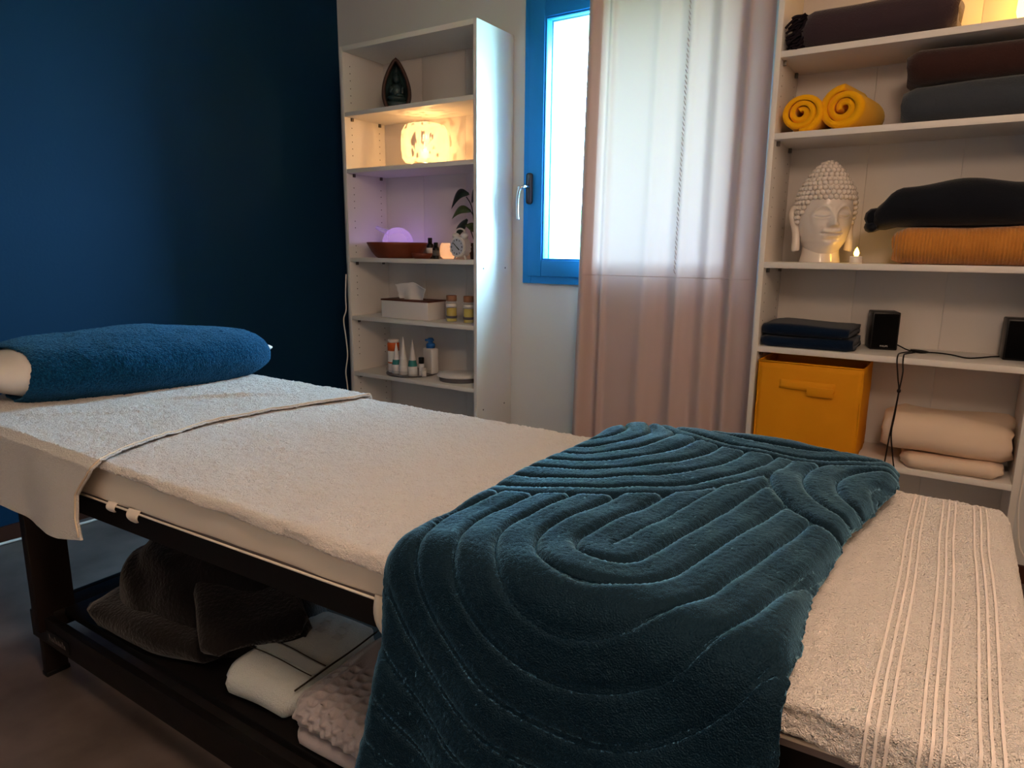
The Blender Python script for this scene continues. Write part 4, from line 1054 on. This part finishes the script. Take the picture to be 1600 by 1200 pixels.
def blanket_f(u, v):
    s_ = v * BL_L; p = BL_P(s_); x = lerp(bx0(s_), bx1(s_), u); y, z = p.x, p.y
    yy = BYF - (s_ - S_TOP0)                      # unrolled coordinate for the carved pattern
    e = min(u, 1 - u); ed = 1 - sm(0, .045, e)
    hang = sm(S_TOP0 + .74, S_TOP0 + .95, s_)
    lift = .0085 * pattern(x, yy) * (1 - ed * .6) * (1 - .65 * hang) - .014 * ed ** 2
    puff = .012 * sin(pi * u) + .006 * nz(x * 6, yy * 6, 3) + .004 * nz(x * 14, yy * 14, 8)
    nrm = Vector((0, 0, 1)).lerp(Vector((0, -1, .12)), hang) if s_ > S_TOP0 + .2 else Vector((0, 0, 1)).lerp(Vector((0, 1, .1)), 1 - sm(S_TOP0 - .08, S_TOP0 + .05, s_))
    pos = Vector((x, y, z)) + nrm * (lift + puff + random.uniform(-1, 1) * .0006)
    if hang > 0:
        q = max(0, s_ - S_TOP0 - .82)
        pos.y -= q * (.10 * (.5 + .5 * sin(x * 15 - .6)) + .05 * sin(x * 31 + 1)) * hang
        pos.x += q * .05 * sin(x * 12) * hang
    # the far right corner slumps
    return pos
obj('fleece', grid(230, 540, blanket_f, .010), 'velvet', bl, world=True)

# ------------------------------------------------ things stored on the under shelf
SZ = .1855
hp_ = thing('fleece_blanket', 'dark grey fleece blanket heaped on the shelf under the table', 'blanket', (1.40, -1.80, SZ))
def heap_f(u, v):
    a = u * 2 * pi; r_ = 1 - v
    rx, ry = .30 + .03 * sin(a * 3 + 1), .20 + .02 * sin(a * 2)
    x = rx * cos(a) * (1 - v) ** .55; y = ry * sin(a) * (1 - v) ** .55
    h_ = .215 * (1 - (1 - v) ** 2.2)
    f_ = .022 * sin(9 * v + 3 * x / .1 + 2 * y / .1) * (1 - v) + .02 * nz(x * 9, y * 9, 1) + .012 * abs(nz(x * 18, y * 12, 5))
    return Vector((x * (1 + .1 * nz(a, v * 6)), y * (1 + .08 * nz(a + 4, v * 6)), max(.001, h_ + f_ * min(1, v * 6))))
obj('fleece_heap', grid(90, 50, heap_f, closed_u=True), 'fleece', hp_)
o = obj('fleece_fold', folded(.42, .32, .07, 2, 44, wob=.02), 'fleece', hp_); o.location = (-.02, -.045, 0); o.rotation_euler = (0, 0, .15)
o = obj('fleece_flap', folded(.36, .2, .05, 2, 46, wob=.02), 'fleece', hp_); o.location = (.17, -.02, .10); o.rotation_euler = (.1, .25, -.5)
wt_ = thing('hand_towel', 'pale white folded terry towel on the shelf under the table', 'towel', (1.80, -1.862, SZ), radians(2))
def bandz(x, y, z): return 0.
obj('towel_cloth', folded(.20, .27, .072, 2, 50, wob=.010, front=.5), 'white_towel', wt_)
def towel_top(x, y): return .0745 + .010 * nz(x * 6 + 50, y * 5, .068 * 20) + .0015
def towel_strip(y0, hw_, m, nm, x0=-.094, x1=.094):
    def f(u, v):
        x = lerp(x0, x1, v); y = y0 + (u - .5) * 2 * hw_ + .004 * nz(x * 9, 2); return Vector((x, y, towel_top(x, y)))
    return obj(nm, grid(3, 30, f), m, wt_)
towel_strip(-.052, .014, 'towel_band', 'woven_band'); towel_strip(-.072, .0014, 'stitch', 'stitch_line'); towel_strip(-.034, .0014, 'stitch', 'stitch_line')
for k in range(3): towel_strip(.05 + .022 * k, .008, 'towel_band', 'jacquard_square', -.02 - .01 * k, .0 - .01 * k); towel_strip(.05 + .022 * k, .008, 'towel_band', 'jacquard_square', .03 - .01 * k, .052 - .01 * k)
obj('edge_stitching', tube([(.097, lerp(-.118, .12, k / 20), towel_top(.095, lerp(-.118, .12, k / 20)) - .003) for k in range(21)], .002, 6), 'stitch', wt_)
wf = thing('waffle_towel', 'mauve waffle weave towel stacked at the blanket edge under the table', 'towel', (2.075, -1.868, SZ), radians(0))
def waffle(x, y, z):
    if z < .05 or y > .02: return 0.
    k = sm(.02, -.02, y); px2 = (x * 34) % 1.; py2 = ((y * 46) + .5 * (int(x * 34) % 2)) % 1.
    return -.009 * k * sm(.15, .35, px2) * sm(.95, .75, px2) * sm(.25, .4, py2) * sm(.95, .8, py2)
def waffle_bm():
    bm = folded(.30, .28, .062, 2, 61, wob=.006, disp=None, nw=90)
    bmesh.ops.subdivide_edges(bm, edges=[e for e in bm.edges if abs(e.verts[0].co.x - e.verts[1].co.x) < .001 and e.calc_length() > .012], cuts=3)
    for v in bm.verts:
        d_ = waffle(v.co.x, v.co.y, v.co.z)
        if d_: v.co.z += d_
        elif v.co.y < -.12 and v.co.z > .01:
            v.co.y += .006 * (sin(v.co.x * 210) * sin(v.co.z * 260))
    return bm
obj('waffle_cloth', waffle_bm(), 'mauve', wf).location = (0, 0, .03)
obj('lower_fold', folded(.31, .29, .031, 2, 66, wob=.006), 'mauve', wf)
